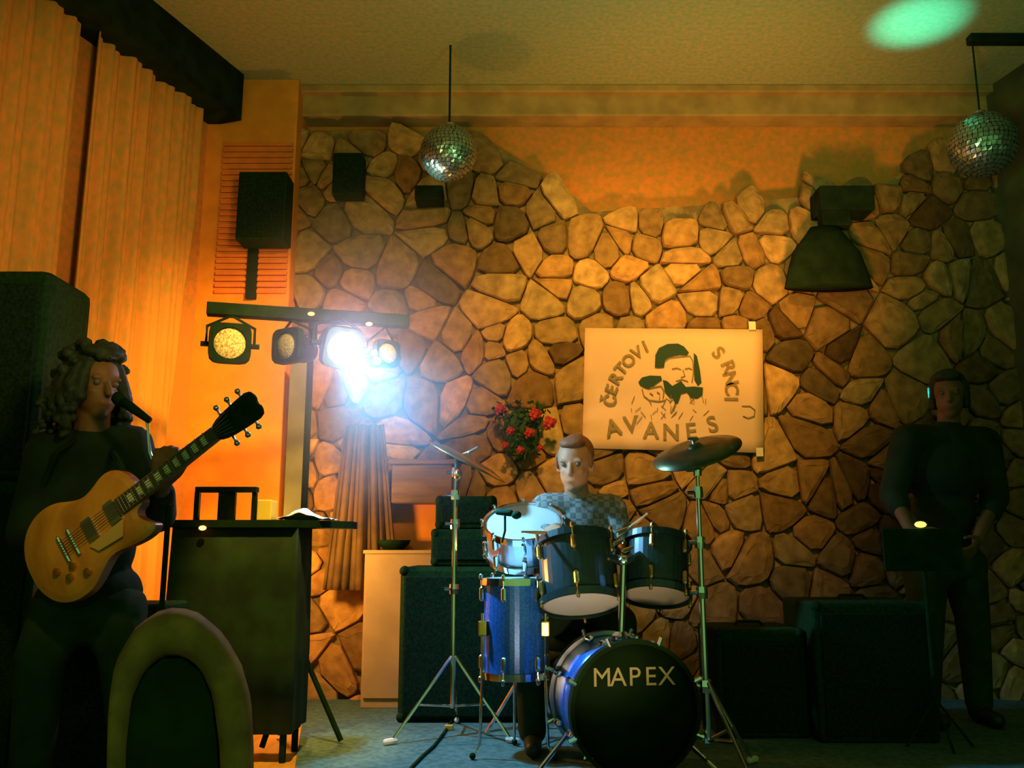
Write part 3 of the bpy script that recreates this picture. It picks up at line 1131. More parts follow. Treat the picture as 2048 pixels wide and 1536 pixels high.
# two rack toms tipped toward the drummer, undersides showing
TG = None
ta = Vector((-0.05, 0.36, 0.93)).normalized()
cb = P(1163, 1209, 3.66)
RT = 0.158
drum('rack_tom', 'left rack tom above the bass drum, tipped back with pale underside showing', cb + ta * 0.13, ta, RT, 0.25, M['darkshell'], M['head_white'], M['head_white'], M['darkshell'], 6, TG, M['brass'], 0.25)
ta2 = Vector((0.10, 0.36, 0.93)).normalized()
cb2 = P(1312, 1194, 3.80)
drum('rack_tom', 'right rack tom above the bass drum next to the chrome cymbal stand', cb2 + ta2 * 0.125, ta2, 0.135, 0.23, M['darkshell'], M['head_white'], mat('smoky_drum_head', (0.42, 0.36, 0.27), 0.5, var=0.1), M['darkshell'], 6, TG, M['brass'], 0.5)
# tom holder
t = thing('tom_holder', 'chrome tom holder rising from the bass drum between the rack toms', 'drum hardware', bc + Vector((0, 0, RB)))
p0 = bc + Vector((0.0, -0.02, RB + 0.003))
bm = bmesh.new()
lathe(bm, [(0, 0), (0.035, 0), (0.035, 0.015), (0.02, 0.03), (0, 0.03)], p0, (0, 0, 1), 16)
tube(bm, [p0, P(1247, 1120, p0.y + 0.02)], 0.013, 10)
obj('post', bm, M['chrome'], t)
for (ex, ey, eY) in ((1190, 1108, 3.72), (1292, 1100, 3.85)):
    bm = bmesh.new()
    a = P(1247, 1122, p0.y + 0.02)
    e_ = P(ex, ey, eY)
    capsule(bm, a, a + (e_ - a) * 0.3, 0.022, 0.018, 10)
    tube(bm, [a, e_], 0.009, 8)
    obj('arm', bm, M['chrome'], t)
for (kx, ky) in ((1238, 1085), (1255, 1100), (1246, 1062)):
    bm = bmesh.new()
    a = P(kx, ky, 3.6)
    capsule(bm, a - Vector((0.018, 0, 0.006)), a + Vector((0.018, 0, 0.01)), 0.010, 0.006, 8)
    obj('wing_nut', bm, M['chrome'], t)

# floor tom
fcx = P(1029, 1160, 3.78)
ftop = fcx.z
RF = 0.125
fc_ = Vector((fcx.x, 3.78, ftop - 0.19))
t = drum('floor_tom', 'blue floor tom on three chrome legs left of the bass drum', fc_, (0, 0, 1), RF, 0.37, M['blue'], M['head_white'], M['head_white'], M['chrome'], 6, None, None, 0.2)
for a in (205, 330, 90):
    bm = bmesh.new()
    u = Vector((math.cos(R(a)), math.sin(R(a)), 0))
    p = fc_ + u * (RF + 0.018)
    tube(bm, [p + Vector((0, 0, 0.06)), p + Vector((0, 0, -0.20)), Vector((p.x, p.y, FL + 0.05)) + u * 0.01, Vector((p.x, p.y, FL + 0.014)) + u * 0.04], 0.006, 8)
    lg = obj('leg', bm, M['chrome'], t)
    bm = bmesh.new()
    ball(bm, Vector((p.x, p.y, FL + 0.014)) + u * 0.04, 0.013, 2)
    obj('rubber_foot', bm, M['black'], lg, True)
    bm = bmesh.new()
    box(bm, p + Vector((-0.018, -0.018, -0.03)), p + Vector((0.018, 0.018, 0.03)), bevel=0.006)
    obj('leg_bracket', bm, M['brass'], t)

# steel snare drum tipped toward the room
sax = Vector((-0.06, -0.50, 0.86)).normalized()
shc = P(1046, 1044, 3.96)
sc_ = shc - sax * 0.075
t = drum('snare_drum', 'steel snare drum with bright white head tipped toward the room above the floor tom', sc_, sax, 0.165, 0.14, M['steel'], M['head_white'], M['head_white'], M['chrome'], 8, None, None, 0.1)
bm = bmesh.new()
sb_ = sc_ - sax * 0.09
tube(bm, [sb_, (sb_.x, sb_.y + 0.03, sb_.z - 0.08), (sb_.x, sb_.y + 0.03, FL + 0.2)], 0.012, 8)
for a in (30, 150, 270):
    u = Vector((math.cos(R(a)), math.sin(R(a)), 0))
    tube(bm, [Vector((sb_.x, sb_.y + 0.03, FL + 0.3)), Vector((sb_.x, sb_.y + 0.03, FL + 0.01)) + u * 0.2], 0.008, 6)
obj('stand', bm, M['chrome'], t)

# microphone clipped in front of that head
t = thing('drum_microphone', 'small black microphone clipped before the white snare drum head', 'microphone', P(1015, 1028, 3.78))
bm = bmesh.new()
capsule(bm, P(996, 1024, 3.80), P(1020, 1026, 3.78), 0.013, 0.015, 10)
obj('body', bm, M['black'], t, True)
bm = bmesh.new()
ball(bm, P(1033, 1030, 3.77), (0.022, 0.02, 0.018), 2)
obj('capsule_head', bm, M['black'], t, True)
bm = bmesh.new()
tube(bm, [P(1010, 1032, 3.79), P(1010, 1062, 3.78), P(1004, 1085, 3.80)], 0.005, 6)
obj('clip', bm, M['black'], t)


# cymbal stands
def cymbal_disc(bm, c, n, rad, bell=0.03):
    lathe(bm, [(0, bell * 0.9), (0.02, bell * 0.85), (rad * 0.16, bell * 0.5), (rad * 0.2, bell * 0.3), (rad * 0.6, 0.008), (rad, -0.012), (rad, -0.0145), (rad * 0.6, 0.005), (rad * 0.2, bell * 0.25), (0, bell * 0.8)], c, n, 56)


def cymbal_stand(px_b, Y, segs, label, feet_y, foot_r=0.3, top_py=None, cut=None):
    base = P(px_b, 1300, Y)
    t = thing('cymbal_stand', label, 'cymbal stand', (base.x, Y, FL))
    topz = P(px_b, segs[-1], Y).z
    zs = [FL + 0.12] + [P(px_b, s, Y).z for s in segs]
    rad = 0.014
    for i in range(len(zs) - 1):
        bm = bmesh.new()
        tube(bm, [(base.x, Y, zs[i] - (0.02 if i else 0)), (base.x, Y, zs[i + 1])], rad, 10)
        obj('tube', bm, M['chrome'], t)
        if i < len(zs) - 2:
            bm = bmesh.new()
            lathe(bm, [(0, -0.022), (rad + 0.009, -0.022), (rad + 0.011, 0.0), (rad + 0.009, 0.022), (0, 0.022)], (base.x, Y, zs[i + 1]), (0, 0, 1), 14)
            tube(bm, [(base.x - 0.045, Y - 0.01, zs[i + 1]), (base.x, Y, zs[i + 1])], 0.008, 8)
            obj('clamp', bm, M['chrome'], t)
        rad *= 0.86
    for a in feet_y:
        bm = bmesh.new()
        u = Vector((math.cos(R(a)), math.sin(R(a)), 0))
        b0 = Vector((base.x, Y, FL))
        tube(bm, [b0 + Vector((0, 0, 0.34)) + u * 0.012, b0 + Vector((0, 0, 0.014)) + u * foot_r], 0.0075, 8)
        tube(bm, [b0 + Vector((0, 0, 0.13)) + u * 0.012, b0 + Vector((0, 0, 0.15)) + u * foot_r * 0.57], 0.006, 8)
        lg = obj('leg', bm, M['chrome'], t)
        bm = bmesh.new()
        capsule(bm, b0 + Vector((0, 0, 0.016)) + u * (foot_r - 0.015), b0 + Vector((0, 0, 0.015)) + u * (foot_r + 0.03), 0.012, 0.012, 8)
        obj('rubber_foot', bm, M['head_white'], lg)['label'] = 'pale rubber foot'
    return t, Vector((base.x, Y, topz))


t, top = cymbal_stand(907, 4.15, [1178, 1048, 990, 945, 915], 'chrome cymbal stand left of the drums carrying a steeply tilted cymbal', (215, 330, 90))
n1 = Vector((0.47, -0.10, 0.88)).normalized()
cc = P(936, 919, 4.15)
bm = bmesh.new()
tube(bm, [top, cc + n1 * 0.05], 0.007, 8)
obj('tilter', bm, M['brass'], t)
bm = bmesh.new()
ball(bm, P(916, 950, 4.13), (0.02, 0.02, 0.03), 2)
obj('wing_nut', bm, M['brass'], t, True)
bm = bmesh.new()
a = cc + n1 * 0.05
capsule(bm, a + Vector((-0.02, 0, -0.01)), a + Vector((0.02, 0, 0.012)), 0.008, 0.008, 8)
obj('wing_nut', bm, M['chrome'], t)
bm = bmesh.new()
cymbal_disc(bm, cc, n1, 0.205)
tag(obj('cymbal', bm, M['cymbal'], smooth=True), 'bronze cymbal tilted steeply edge on, left of the drummer', 'cymbal')

t, top = cymbal_stand(1408, 3.42, [1372, 1185, 1085, 985, 940, 905], 'tall chrome cymbal stand in front of the bass drum at its right edge', (290, 45, 165), 0.30)
n2 = Vector((-0.30, -0.36, 0.88)).normalized()
cc = P(1392, 899, 3.42)
bm = bmesh.new()
tube(bm, [top, cc + n2 * 0.05], 0.007, 8)
obj('tilter', bm, M['chrome'], t)
bm = bmesh.new()
capsule(bm, cc + n2 * 0.045 + Vector((-0.014, 0, 0)), cc + n2 * 0.045 + Vector((0.014, 0, 0.0)), 0.008, 0.008, 8)
obj('wing_nut', bm, M['chrome'], t)
bm = bmesh.new()
cymbal_disc(bm, cc, n2, 0.175)
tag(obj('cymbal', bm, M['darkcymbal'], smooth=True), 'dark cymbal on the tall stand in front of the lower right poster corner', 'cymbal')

# ================================================================== AMPS, CABINETS, DESK
def cab(name, label, cat, pxl, pxr, pyt, Y, depth, bevel=0.02, bottom=None, group=None, handle=True):
    a, b = P(pxl, 1200, Y), P(pxr, 1200, Y)
    zt = P((pxl + pxr) / 2, pyt, Y).z
    zb_ = FL if bottom is None else bottom
    t = thing(name, label, cat, ((a.x + b.x) / 2, Y + depth / 2, zb_), group)
    bm = bmesh.new()
    box(bm, (a.x, Y, zb_), (b.x, Y + depth, zt), bevel=bevel)
    obj('cabinet', bm, M['tolex'], t, False)
    bm = bmesh.new()
    box(bm, (a.x + 0.03, Y - 0.012, zb_ + 0.03), (b.x - 0.03, Y, zt - 0.05), bevel=0.004)
    obj('grille', bm, M['grille'], t)
    for (qx, qz) in ((a.x, zb_), (b.x, zb_), (a.x, zt), (b.x, zt)):
        bm = bmesh.new()
        sx = 1 if qx == a.x else -1
        sz = 1 if qz == zb_ else -1
        ball(bm, (qx + sx * 0.022, Y + 0.018, qz + sz * 0.022), 0.026, 2)
        obj('corner_protector', bm, M['black'], t, True)
    if handle:
        bm = bmesh.new()
        mx_ = (a.x + b.x) / 2
        tube(bm, [(mx_ - 0.07, Y + depth / 2, zt - 0.002), (mx_ - 0.05, Y + depth / 2, zt + 0.018), (mx_ + 0.05, Y + depth / 2, zt + 0.018), (mx_ + 0.07, Y + depth / 2, zt - 0.002)], 0.008, 6)
        obj('handle', bm, M['black'], t)
    return zt


zt = cab('speaker_cabinet', 'large black bass cabinet with rounded corners standing behind the floor tom', 'speaker cabinet', 798, 1068, 1133, 4.46, 0.42, 0.05, handle=False)
zt = cab('amplifier_head', 'wide black amplifier standing directly on the large bass cabinet', 'amplifier', 860, 1010, 1058, 4.5, 0.34, 0.015, bottom=zt + 0.002, handle=False)
zt = cab('amplifier_head', 'small black amplifier stacked topmost behind the left cymbal stand', 'amplifier', 868, 992, 992, 4.54, 0.28, 0.015, bottom=zt + 0.002, handle=False)
cab('speaker_cabinet', 'tall black speaker cabinet on the right side of the stage floor', 'speaker cabinet', 1624, 1858, 1204, 4.0, 0.45, 0.02)
cab('speaker_cabinet', 'lower black speaker cabinet between the bass drum and the tall right cabinet', 'speaker cabinet', 1428, 1606, 1258, 4.1, 0.4, 0.02)

# cream cabinet
CY = 4.86
a, b = P(727, 1200, CY), P(866, 1200, CY)
zt = P(790, 1100, CY).z
t = thing('cream_cabinet', 'tall narrow cream cabinet standing left of the black bass cabinet', 'cabinet', ((a.x + b.x) / 2, CY + 0.1, FL))
bm = bmesh.new()
box(bm, (a.x, CY, FL), (b.x, 5.08, zt - 0.02), bevel=0.004)
obj('body', bm, M['white_cab'], t)
bm = bmesh.new()
box(bm, (a.x - 0.008, CY - 0.012, zt - 0.02), (b.x + 0.008, 5.08, zt), bevel=0.004)
obj('top', bm, M['white_cab'], t)
bm = bmesh.new()
box(bm, (a.x + 0.012, CY - 0.012, FL + 0.05), (b.x - 0.012, CY, zt - 0.12), bevel=0.003)
dd = obj('door', bm, M['white_cab'], t)
bm = bmesh.new()
ball(bm, (b.x - 0.04, CY - 0.02, zt - 0.35), 0.011, 2)
obj('knob', bm, M['steel'], dd, True)
# dark bowl on it
bm = bmesh.new()
c = P(787, 1098, CY + 0.08)
c.z = zt + 0.001
lathe(bm, [(0, 0), (0.05, 0), (0.085, 0.03), (0.095, 0.052), (0.088, 0.052), (0.045, 0.012), (0, 0.012)], c, (0, 0, 1), 24)
tag(obj('bowl', bm, M['black'], smooth=True), 'shallow dark bowl standing on the cream cabinet', 'bowl')

# black flight case desk
DY = 3.66
a, b = P(335, 1200, DY), P(590, 1200, DY)
ztd = P(480, 1040, DY).z
t = thing('flight_case_desk', 'tall black draped desk between the guitarist and the drums', 'desk', ((a.x + b.x) / 2, DY + 0.25, FL))
bm = bmesh.new()
# draped front and sides: slightly wavy skirt
path = []
for i in range(41):
    path.append((a.x + (b.x - a.x) * i / 40, DY))
for i in range(1, 15):
    path.append((b.x, DY + 0.26 * i / 14))
for i in range(1, 41):
    path.append((b.x + (a.x - b.x) * i / 40, DY + 0.26))
for i in range(1, 14):
    path.append((a.x, DY + 0.26 - 0.28 * i / 14))
cxm, cym = (a.x + b.x) / 2, DY + 0.14
levels = [(STAGE + 0.11, 0.012), (0.75, 0.015), (1.05, 0.006), (ztd - 0.03, 0.0)]
rings = []
for (zz, amp) in levels:
    rg = []
    for i, (qx, qy) in enumerate(path):
        w_ = 1 + amp * (1 + math.sin(i * 0.95)) * 1.2
        rg.append(bm.verts.new((cxm + (qx - cxm) * w_, cym + (qy - cym) * w_, zz)))
    rings.append(rg)
for ra, rb in zip(rings, rings[1:]):
    for i in range(len(ra)):
        bm.faces.new((ra[i], ra[(i + 1) % len(ra)], rb[(i + 1) % len(rb)], rb[i]))
bm.faces.new(rings[0][::-1])
bm.faces.new(rings[-1])
obj('drape', bm, M['blackcloth'], t, True)
for (qx, qy) in ((a.x + 0.03, DY + 0.03), (b.x - 0.03, DY + 0.03), (a.x + 0.03, DY + 0.23), (b.x - 0.03, DY + 0.23)):
    bm = bmesh.new()
    tube(bm, [(qx, qy, STAGE), (qx, qy, STAGE + 0.5)], 0.014, 8)
    obj('leg', bm, M['black'], t)
bm = bmesh.new()
bxr = P(706, 1020, DY + 0.2).x
prism(bm, [Vector((a.x - 0.01, DY - 0.02, ztd - 0.03)), Vector((b.x - 0.02, DY - 0.02, ztd - 0.03)), Vector((bxr, DY + 0.18, ztd - 0.03)), Vector((bxr, DY + 0.32, ztd - 0.03)), Vector((a.x - 0.01, DY + 0.32, ztd - 0.03))], (0, 0, 1), 0.03)
obj('table_top', bm, M['black'], t)
bm = bmesh.new()
ball(bm, P(405, 1056, DY - 0.03), (0.016, 0.008, 0.010), 2)
obj('indicator_light', bm, M['led_red'], t, True)['label'] = 'glowing red indicator'

# device rack on desk
t = thing('device_rack', 'dark open frame with two square openings standing on the black desk', 'rack', P(450, 1030, DY + 0.1))
t.location.z = ztd
bm = bmesh.new()
RY = DY + 0.12
a0 = P(390, 1030, RY); b0 = P(512, 984, RY)
z_t = b0.z
for (l_, r_, lo_, hi_) in ((388, 398, ztd, z_t), (436, 470, ztd, z_t), (503, 512, ztd, z_t)):
    qa, qb = P(l_, 1000, RY), P(r_, 1000, RY)
    bm = bmesh.new()
    box(bm, (qa.x, RY, lo_ + 0.001), (qb.x, RY + 0.025, hi_), bevel=0.003)
    obj('upright', bm, M['beam'], t)
bm = bmesh.new()
box(bm, (a0.x - 0.004, RY - 0.01, z_t - 0.002), (b0.x + 0.004, RY + 0.035, z_t + 0.022), bevel=0.004)
obj('top_board', bm, M['beam'], t)

bm = bmesh.new()
qa, qb = P(516, 1022, DY + 0.12), P(546, 1000, DY + 0.12)
box(bm, (qa.x, DY + 0.1, ztd + 0.001), (qb.x, DY + 0.2, max(qb.z, ztd + 0.04)), bevel=0.006)
tag(obj('small_box', bm, mat('yellow_card', (0.85, 0.62, 0.08), 0.5)), 'small yellow box on the desk right of the dark open frame', 'box')
bm = bmesh.new()
nu, nv = 16, 8
g = []
qa, qb = P(562, 1020, DY + 0.15), P(668, 1010, DY + 0.15)
for j in range(nv + 1):
    rw = []
    for i in range(nu + 1):
        u, v = i / nu, j / nv
        hgt = 0.004 + 0.045 * math.exp(-((u - 0.45) / 0.25) ** 2) * (0.5 + 0.5 * math.sin(v * 5)) + 0.006 * math.sin(u * 11 + v * 7) ** 2
        rw.append(bm.verts.new((qa.x + (qb.x - qa.x) * u, DY + 0.06 + 0.2 * v, ztd + hgt)))
    g.append(rw)
for j in range(nv):
    for i in range(nu):
        bm.faces.new((g[j][i], g[j][i + 1], g[j + 1][i + 1], g[j + 1][i]))
o = obj('paper_sheets', bm, M['paper'], smooth=True)
sd = o.modifiers.new('thickness', 'SOLIDIFY')
sd.thickness = 0.002
sd.offset = 1
tag(o, 'crumpled white sheets of paper on the right end of the black desk', 'paper')

# PA speaker at the left edge on a pole
t = thing('pa_speaker', 'tall black rounded loudspeaker at the left edge behind the guitarist', 'speaker', (P(20, 900, 3.35).x, 3.5, 1.6))
a, b = P(-130, 700, 3.30), P(86, 700, 3.30)
zt_, zb_ = P(40, 538, 3.30).z, P(-34, 960, 3.30).z + 0.001
bm = bmesh.new()
box(bm, (a.x, 3.30, zb_), (b.x, 3.66, zt_), bevel=0.045)
obj('cabinet', bm, M['tolex'], t, False)
bm = bmesh.new()
box(bm, (a.x + 0.03, 3.285, zb_ + 0.04), (b.x - 0.03, 3.30, zt_ - 0.06), bevel=0.006)
obj('grille', bm, M['grille'], t)
cab('speaker_cabinet', 'black bass speaker cabinet under the rounded loudspeaker at the left edge', 'speaker cabinet', -130, 62, 960, 3.30, 0.36, 0.02, handle=False)
cab('guitar_amplifier', 'low black guitar amplifier on the stage behind the guitarist legs', 'amplifier', 78, 328, 1208, 3.26, 0.26, 0.02)

# music stand with yellow lamp at the right
t = thing('music_stand', 'thin dark music stand with a small yellow lamp before the right person', 'music stand', P(1840, 1200, 3.9))
sx = P(1845, 1100, 3.9)
t.location = (sx.x, 3.9, FL)
bm = bmesh.new()
tube(bm, [(sx.x, 3.9, FL + 0.05), (sx.x, 3.9, P(1845, 1070, 3.9).z)], 0.009, 8)
obj('pole', bm, M['black'], t)
for ang in (30, 150, 270):
    bm = bmesh.new()
    tube(bm, [(sx.x, 3.9, FL + 0.2), (sx.x + 0.16 * math.cos(R(ang)), 3.9 + 0.08 * math.sin(R(ang)) - 0.05, FL + 0.01)], 0.006, 6)
    obj('leg', bm, M['black'], t)
bm = bmesh.new()
q = P(1845, 1095, 3.88)
box(bm, (q.x - 0.17, q.y - 0.005, q.z - 0.10), (q.x + 0.17, q.y + 0.006, q.z + 0.08), bevel=0.004)
obj('desk', bm, M['black'], t)
bm = bmesh.new()
ball(bm, P(1841, 1049, 3.86), (0.026, 0.018, 0.014), 2)
obj('lamp_bulb', bm, M['bulb'], t, True)['label'] = 'small glowing yellow lamp'

# cable on the carpet
bm = bmesh.new()
pts = []
for i, (qx, qy) in enumerate([(905, 1440), (885, 1470), (868, 1492), (845, 1512), (822, 1536), (800, 1570)]):
    p = PZ(qx, qy, FL + 0.006)
    pts.append(p)
tube(bm, pts, 0.007, 8)
tag(obj('stage_cable', bm, M['black'], smooth=True), 'black cable running over the teal carpet toward the front', 'cable')
bm = bmesh.new()
p = PZ(898, 1455, FL + 0.012)
box(bm, p - Vector((0.02, 0.012, 0.0115)), p + Vector((0.02, 0.012, 0.012)), bevel=0.006)
tag(obj('cable_plug', bm, mat('orange_plug', (0.7, 0.28, 0.03), 0.5)), 'small orange plug lying on the teal carpet by the cable', 'plug')

# ================================================================== ROUND BACKED CHAIR IN THE FOREGROUND
CYF = 2.15
t = thing('round_back_chair', 'tan padded chair with arched back at the bottom left foreground', 'chair', (P(335, 1400, CYF).x, CYF - 0.2, 0))
outer = [(212, 1700), (211, 1500), (214, 1400), (226, 1320), (255, 1262), (300, 1226), (345, 1214), (392, 1228), (440, 1270), (475, 1330), (495, 1400), (500, 1500), (500, 1700)]
inner = [(440, 1700), (432, 1500), (420, 1400), (398, 1345), (362, 1318), (322, 1318), (288, 1345), (262, 1400), (250, 1500), (248, 1700)]
bm = bmesh.new()


def resample(pl, n):
    L_ = [0]
    for a_, b_ in zip(pl, pl[1:]):
        L_.append(L_[-1] + math.dist(a_, b_))
    out = []
    for i in range(n):
        s_ = L_[-1] * i / (n - 1)
        for k in range(len(pl) - 1):
            if L_[k] <= s_ <= L_[k + 1] + 1e-6:
                u = (s_ - L_[k]) / (L_[k + 1] - L_[k])
                out.append((pl[k][0] + (pl[k + 1][0] - pl[k][0]) * u, pl[k][1] + (pl[k + 1][1] - pl[k][1]) * u))
                break
    return out


ro, ri = resample(outer, 40), resample(inner[::-1], 40)
rings = []
for (u, dy) in ((0, 0.03), (0.12, -0.005), (0.35, -0.028), (0.65, -0.028), (0.88, -0.005), (1, 0.03), (0.5, 0.05)):
    rings.append([bm.verts.new(P(o_[0] + (i_[0] - o_[0]) * u, o_[1] + (i_[1] - o_[1]) * u, CYF) + Vector((0, dy, 0))) for o_, i_ in zip(ro, ri)])
for k in range(len(rings)):
    ra, rb = rings[k], rings[(k + 1) % len(rings)]
    for i in range(39):
        bm.faces.new((ra[i], ra[i + 1], rb[i + 1], rb[i]))
bm.faces.new([r_[0] for r_ in rings])
bm.faces.new([r_[-1] for r_ in rings][::-1])
obj('back_frame', bm, M['tan'], t, True)
bm = bmesh.new()
prism(bm, [P(x_, y_, CYF) + Vector((0, 0.01, 0)) for x_, y_ in inner], (0, 1, 0), 0.03)
obj('back_panel', bm, M['blackcloth'], t)
cxx = P(352, 1400, CYF).x
bm = bmesh.new()
box(bm, (cxx - 0.20, CYF - 0.42, 0.40), (cxx + 0.20, CYF + 0.03, 0.49), bevel=0.03)
obj('seat', bm, M['tan'], t, True)
for (qx, qy) in ((-0.17, -0.38), (0.17, -0.38), (-0.17, 0.0), (0.17, 0.0)):
    bm = bmesh.new()
    tube(bm, [(cxx + qx, CYF + qy, 0.42), (cxx + qx * 1.08, CYF + qy * 1.05, 0.0)], [0.022, 0.015], 8)
    obj('leg', bm, M['beam'], t)


# ================================================================== PEOPLE
def head_parts(bm, c, fwd, up, s=1.0, jaw=1.0):
    """c centre of skull, face toward fwd"""
    f = Vector(fwd).normalized()
    r_ = f.cross(Vector(up)).normalized()
    u = r_.cross(f).normalized()
    rot = Matrix((r_.to_4d(), f.to_4d(), u.to_4d(), (0, 0, 0, 1))).transposed()
    for i in range(3):
        rot[3][i] = 0
        rot[i][3] = 0
    W = lambda x_, y_, z_: c + (r_ * x_ + f * y_ + u * z_) * s
    ball(bm, W(0, -0.01, 0.03), (0.076 * s, 0.095 * s, 0.09 * s), 3, rot)
    ball(bm, W(0, 0.02, -0.035), (0.062 * s, 0.07 * s, 0.075 * s), 3, rot)
    ball(bm, W(0, 0.045, -0.085), (0.034 * s * jaw, 0.034 * s, 0.028 * s), 2, rot)   # chin
    capsule(bm, W(0, 0.083, 0.015), W(0, 0.102, -0.022), 0.009 * s, 0.014 * s)        # nose
    ball(bm, W(0, 0.082, -0.055), (0.024 * s, 0.010 * s, 0.009 * s), 2, rot)           # mouth
    for sg in (-1, 1):
        ball(bm, W(sg * 0.075, -0.005, -0.005), (0.012 * s, 0.020 * s, 0.032 * s), 2, rot)
        ball(bm, W(sg * 0.032, 0.062, -0.018), (0.022 * s, 0.018 * s, 0.018 * s), 2, rot)  # cheeks
        ball(bm, W(sg * 0.03, 0.076, 0.028), (0.024 * s, 0.010 * s, 0.008 * s), 2, rot)    # brows
    return W, rot


def eyes(W, rot, s, parent):
    for sg in (-1, 1):
        bm = bmesh.new()
        ball(bm, W(sg * 0.031, 0.074, 0.012), 0.011 * s, 2)
        obj('eye', bm, M['eye'], parent, True)


def hand(bm, wrist, d, nrm, thumb_side=1, curl=0.6, s=1.0):
    """palm from wrist along d; nrm = palm normal (fingers curl toward it)"""
    d = Vector(d).normalized()
    nrm = (Vector(nrm) - d * Vector(nrm).dot(d)).normalized()
    sd_ = d.cross(nrm).normalized() * thumb_side
    w_ = Vector(wrist)
    for k in (-1.5, -0.5, 0.5, 1.5):
        capsule(bm, w_ + sd_ * k * 0.010 * s, w_ + d * 0.085 * s + sd_ * k * 0.019 * s, 0.015 * s, 0.012 * s, 10)
    L_ = [0.070, 0.080, 0.074, 0.058]
    for i, k in enumerate((1.5, 0.5, -0.5, -1.5)):
        p = w_ + d * 0.088 * s + sd_ * k * 0.020 * s
        ang = 0.15 + curl * 0.5
        for j, fr in enumerate((0.45, 0.32, 0.23)):
            dd_ = (d * math.cos(ang) + nrm * math.sin(ang)).normalized()
            q_ = p + dd_ * L_[i] * fr * s * 1.1
            capsule(bm, p, q_, (0.0095 - j * 0.0008) * s, (0.009 - j * 0.0008) * s, 8)
            p = q_
            ang += curl * (0.75 + 0.08 * i)
    p = w_ + d * 0.025 * s + sd_ * 0.028 * s
    for j, (l2, a2) in enumerate(((0.035, 0.7), (0.030, 0.4), (0.025, 0.1))):
        dd_ = (d * math.cos(a2) + sd_ * math.sin(a2) + nrm * (0.3 + curl * 0.4 * j)).normalized()
        q_ = p + dd_ * l2 * s
        capsule(bm, p, q_, (0.012 - j * 0.0012) * s, (0.011 - j * 0.0012) * s, 8)
        p = q_


def limbs(bm, chain, radii, seg=16):
    for a_, b_, r0, r1 in zip(chain, chain[1:], radii, radii[1:]):
        capsule(bm, a_, b_, r0, r1, seg)


def torso(bm, pelvis, chest, shL, shR, hipL, hipR, fat=0.0):
    pelvis, chest = Vector(pelvis), Vector(chest)
    sv = (Vector(shR) - Vector(shL))
    x_ = sv.normalized()
    upv = (chest - pelvis).normalized()
    f_ = x_.cross(upv).normalized()
    rot = Matrix((x_.to_4d(), f_.to_4d(), upv.to_4d(), (0, 0, 0, 1))).transposed()
    for i in range(3):
        rot[3][i] = 0
        rot[i][3] = 0
    H = (chest - pelvis).length
    ball(bm, pelvis + upv * 0.02, (0.155 + fat, 0.105 + fat, 0.12), 3, rot)
    ball(bm, pelvis + upv * H * 0.45, (0.135 + fat, 0.098 + fat, 0.17), 3, rot)
    ball(bm, pelvis + upv * H * 0.9, (0.165 + fat, 0.112 + fat, 0.19), 3, rot)
    capsule(bm, Vector(shL), Vector(shR), 0.062 + fat, 0.062 + fat)
    capsule(bm, Vector(hipL), Vector(hipR), 0.09 + fat, 0.09 + fat)


# ---------------------------------------------------------------- guitarist
GY = 3.02
K = (1 / F) * GY
root = thing('person', 'person with long dark curly hair in black playing a honey coloured electric guitar', 'person', (P(190, 1100, GY).x, GY, STAGE))
hc = P(190, 775, GY)
fw = Vector((0.78, -0.62, -0.08))
neck0 = P(182, 868, GY + 0.02)
shR_, shL_ = P(98, 905, GY - 0.01), P(262, 893, GY + 0.08)       # image left / right
chest = P(180, 960, GY + 0.03)
pelv = P(178, 1205, GY + 0.06)
hipA, hipB = P(130, 1225, GY + 0.04), P(225, 1225, GY + 0.07)
elA, wrA = P(52, 1065, GY - 0.10), P(160, 1080, GY - 0.215)
elB, wrB = P(316, 1030, GY + 0.0), P(322, 975, GY - 0.24)
z_knee = 0.48 + STAGE
kA, kB = Vector((hipA.x - 0.03, GY - 0.04, z_knee)), Vector((hipB.x + 0.05, GY + 0.06, z_knee))
fA, fB = Vector((hipA.x - 0.05, GY + 0.02, STAGE + 0.09)), Vector((hipB.x + 0.08, GY + 0.14, STAGE + 0.09))
bm = bmesh.new()
W, rot = head_parts(bm, hc, fw, (0, 0, 1), 1.02)
capsule(bm, neck0 - Vector((0, 0, 0.04)), hc + Vector((0, 0, -0.05)), 0.062, 0.055)
torso(bm, pelv, chest, shR_, shL_, hipA, hipB)
limbs(bm, [shR_, elA, wrA], [0.052, 0.040, 0.027])
limbs(bm, [shL_, elB, wrB], [0.052, 0.040, 0.027])
limbs(bm, [hipA, kA, fA], [0.088, 0.058, 0.038])
limbs(bm, [hipB, kB, fB], [0.088, 0.058, 0.038])
capsule(bm, fA - Vector((0, -0.03, 0.045)), fA + Vector((-0.02, -0.16, -0.055)), 0.035, 0.028)
capsule(bm, fB - Vector((0, -0.03, 0.045)), fB + Vector((0.06, -0.15, -0.055)), 0.035, 0.028)
hand(bm, wrA, P(222, 1062, GY - 0.235) - wrA, (0, 1, -0.3), 1, 0.75)
hand(bm, wrB, Vector((0.12, -0.15, 0.9)), (-0.3, 1, 0.1), -1, 0.95)
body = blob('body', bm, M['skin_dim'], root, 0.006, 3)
eyes(W, rot, 1.02, root)
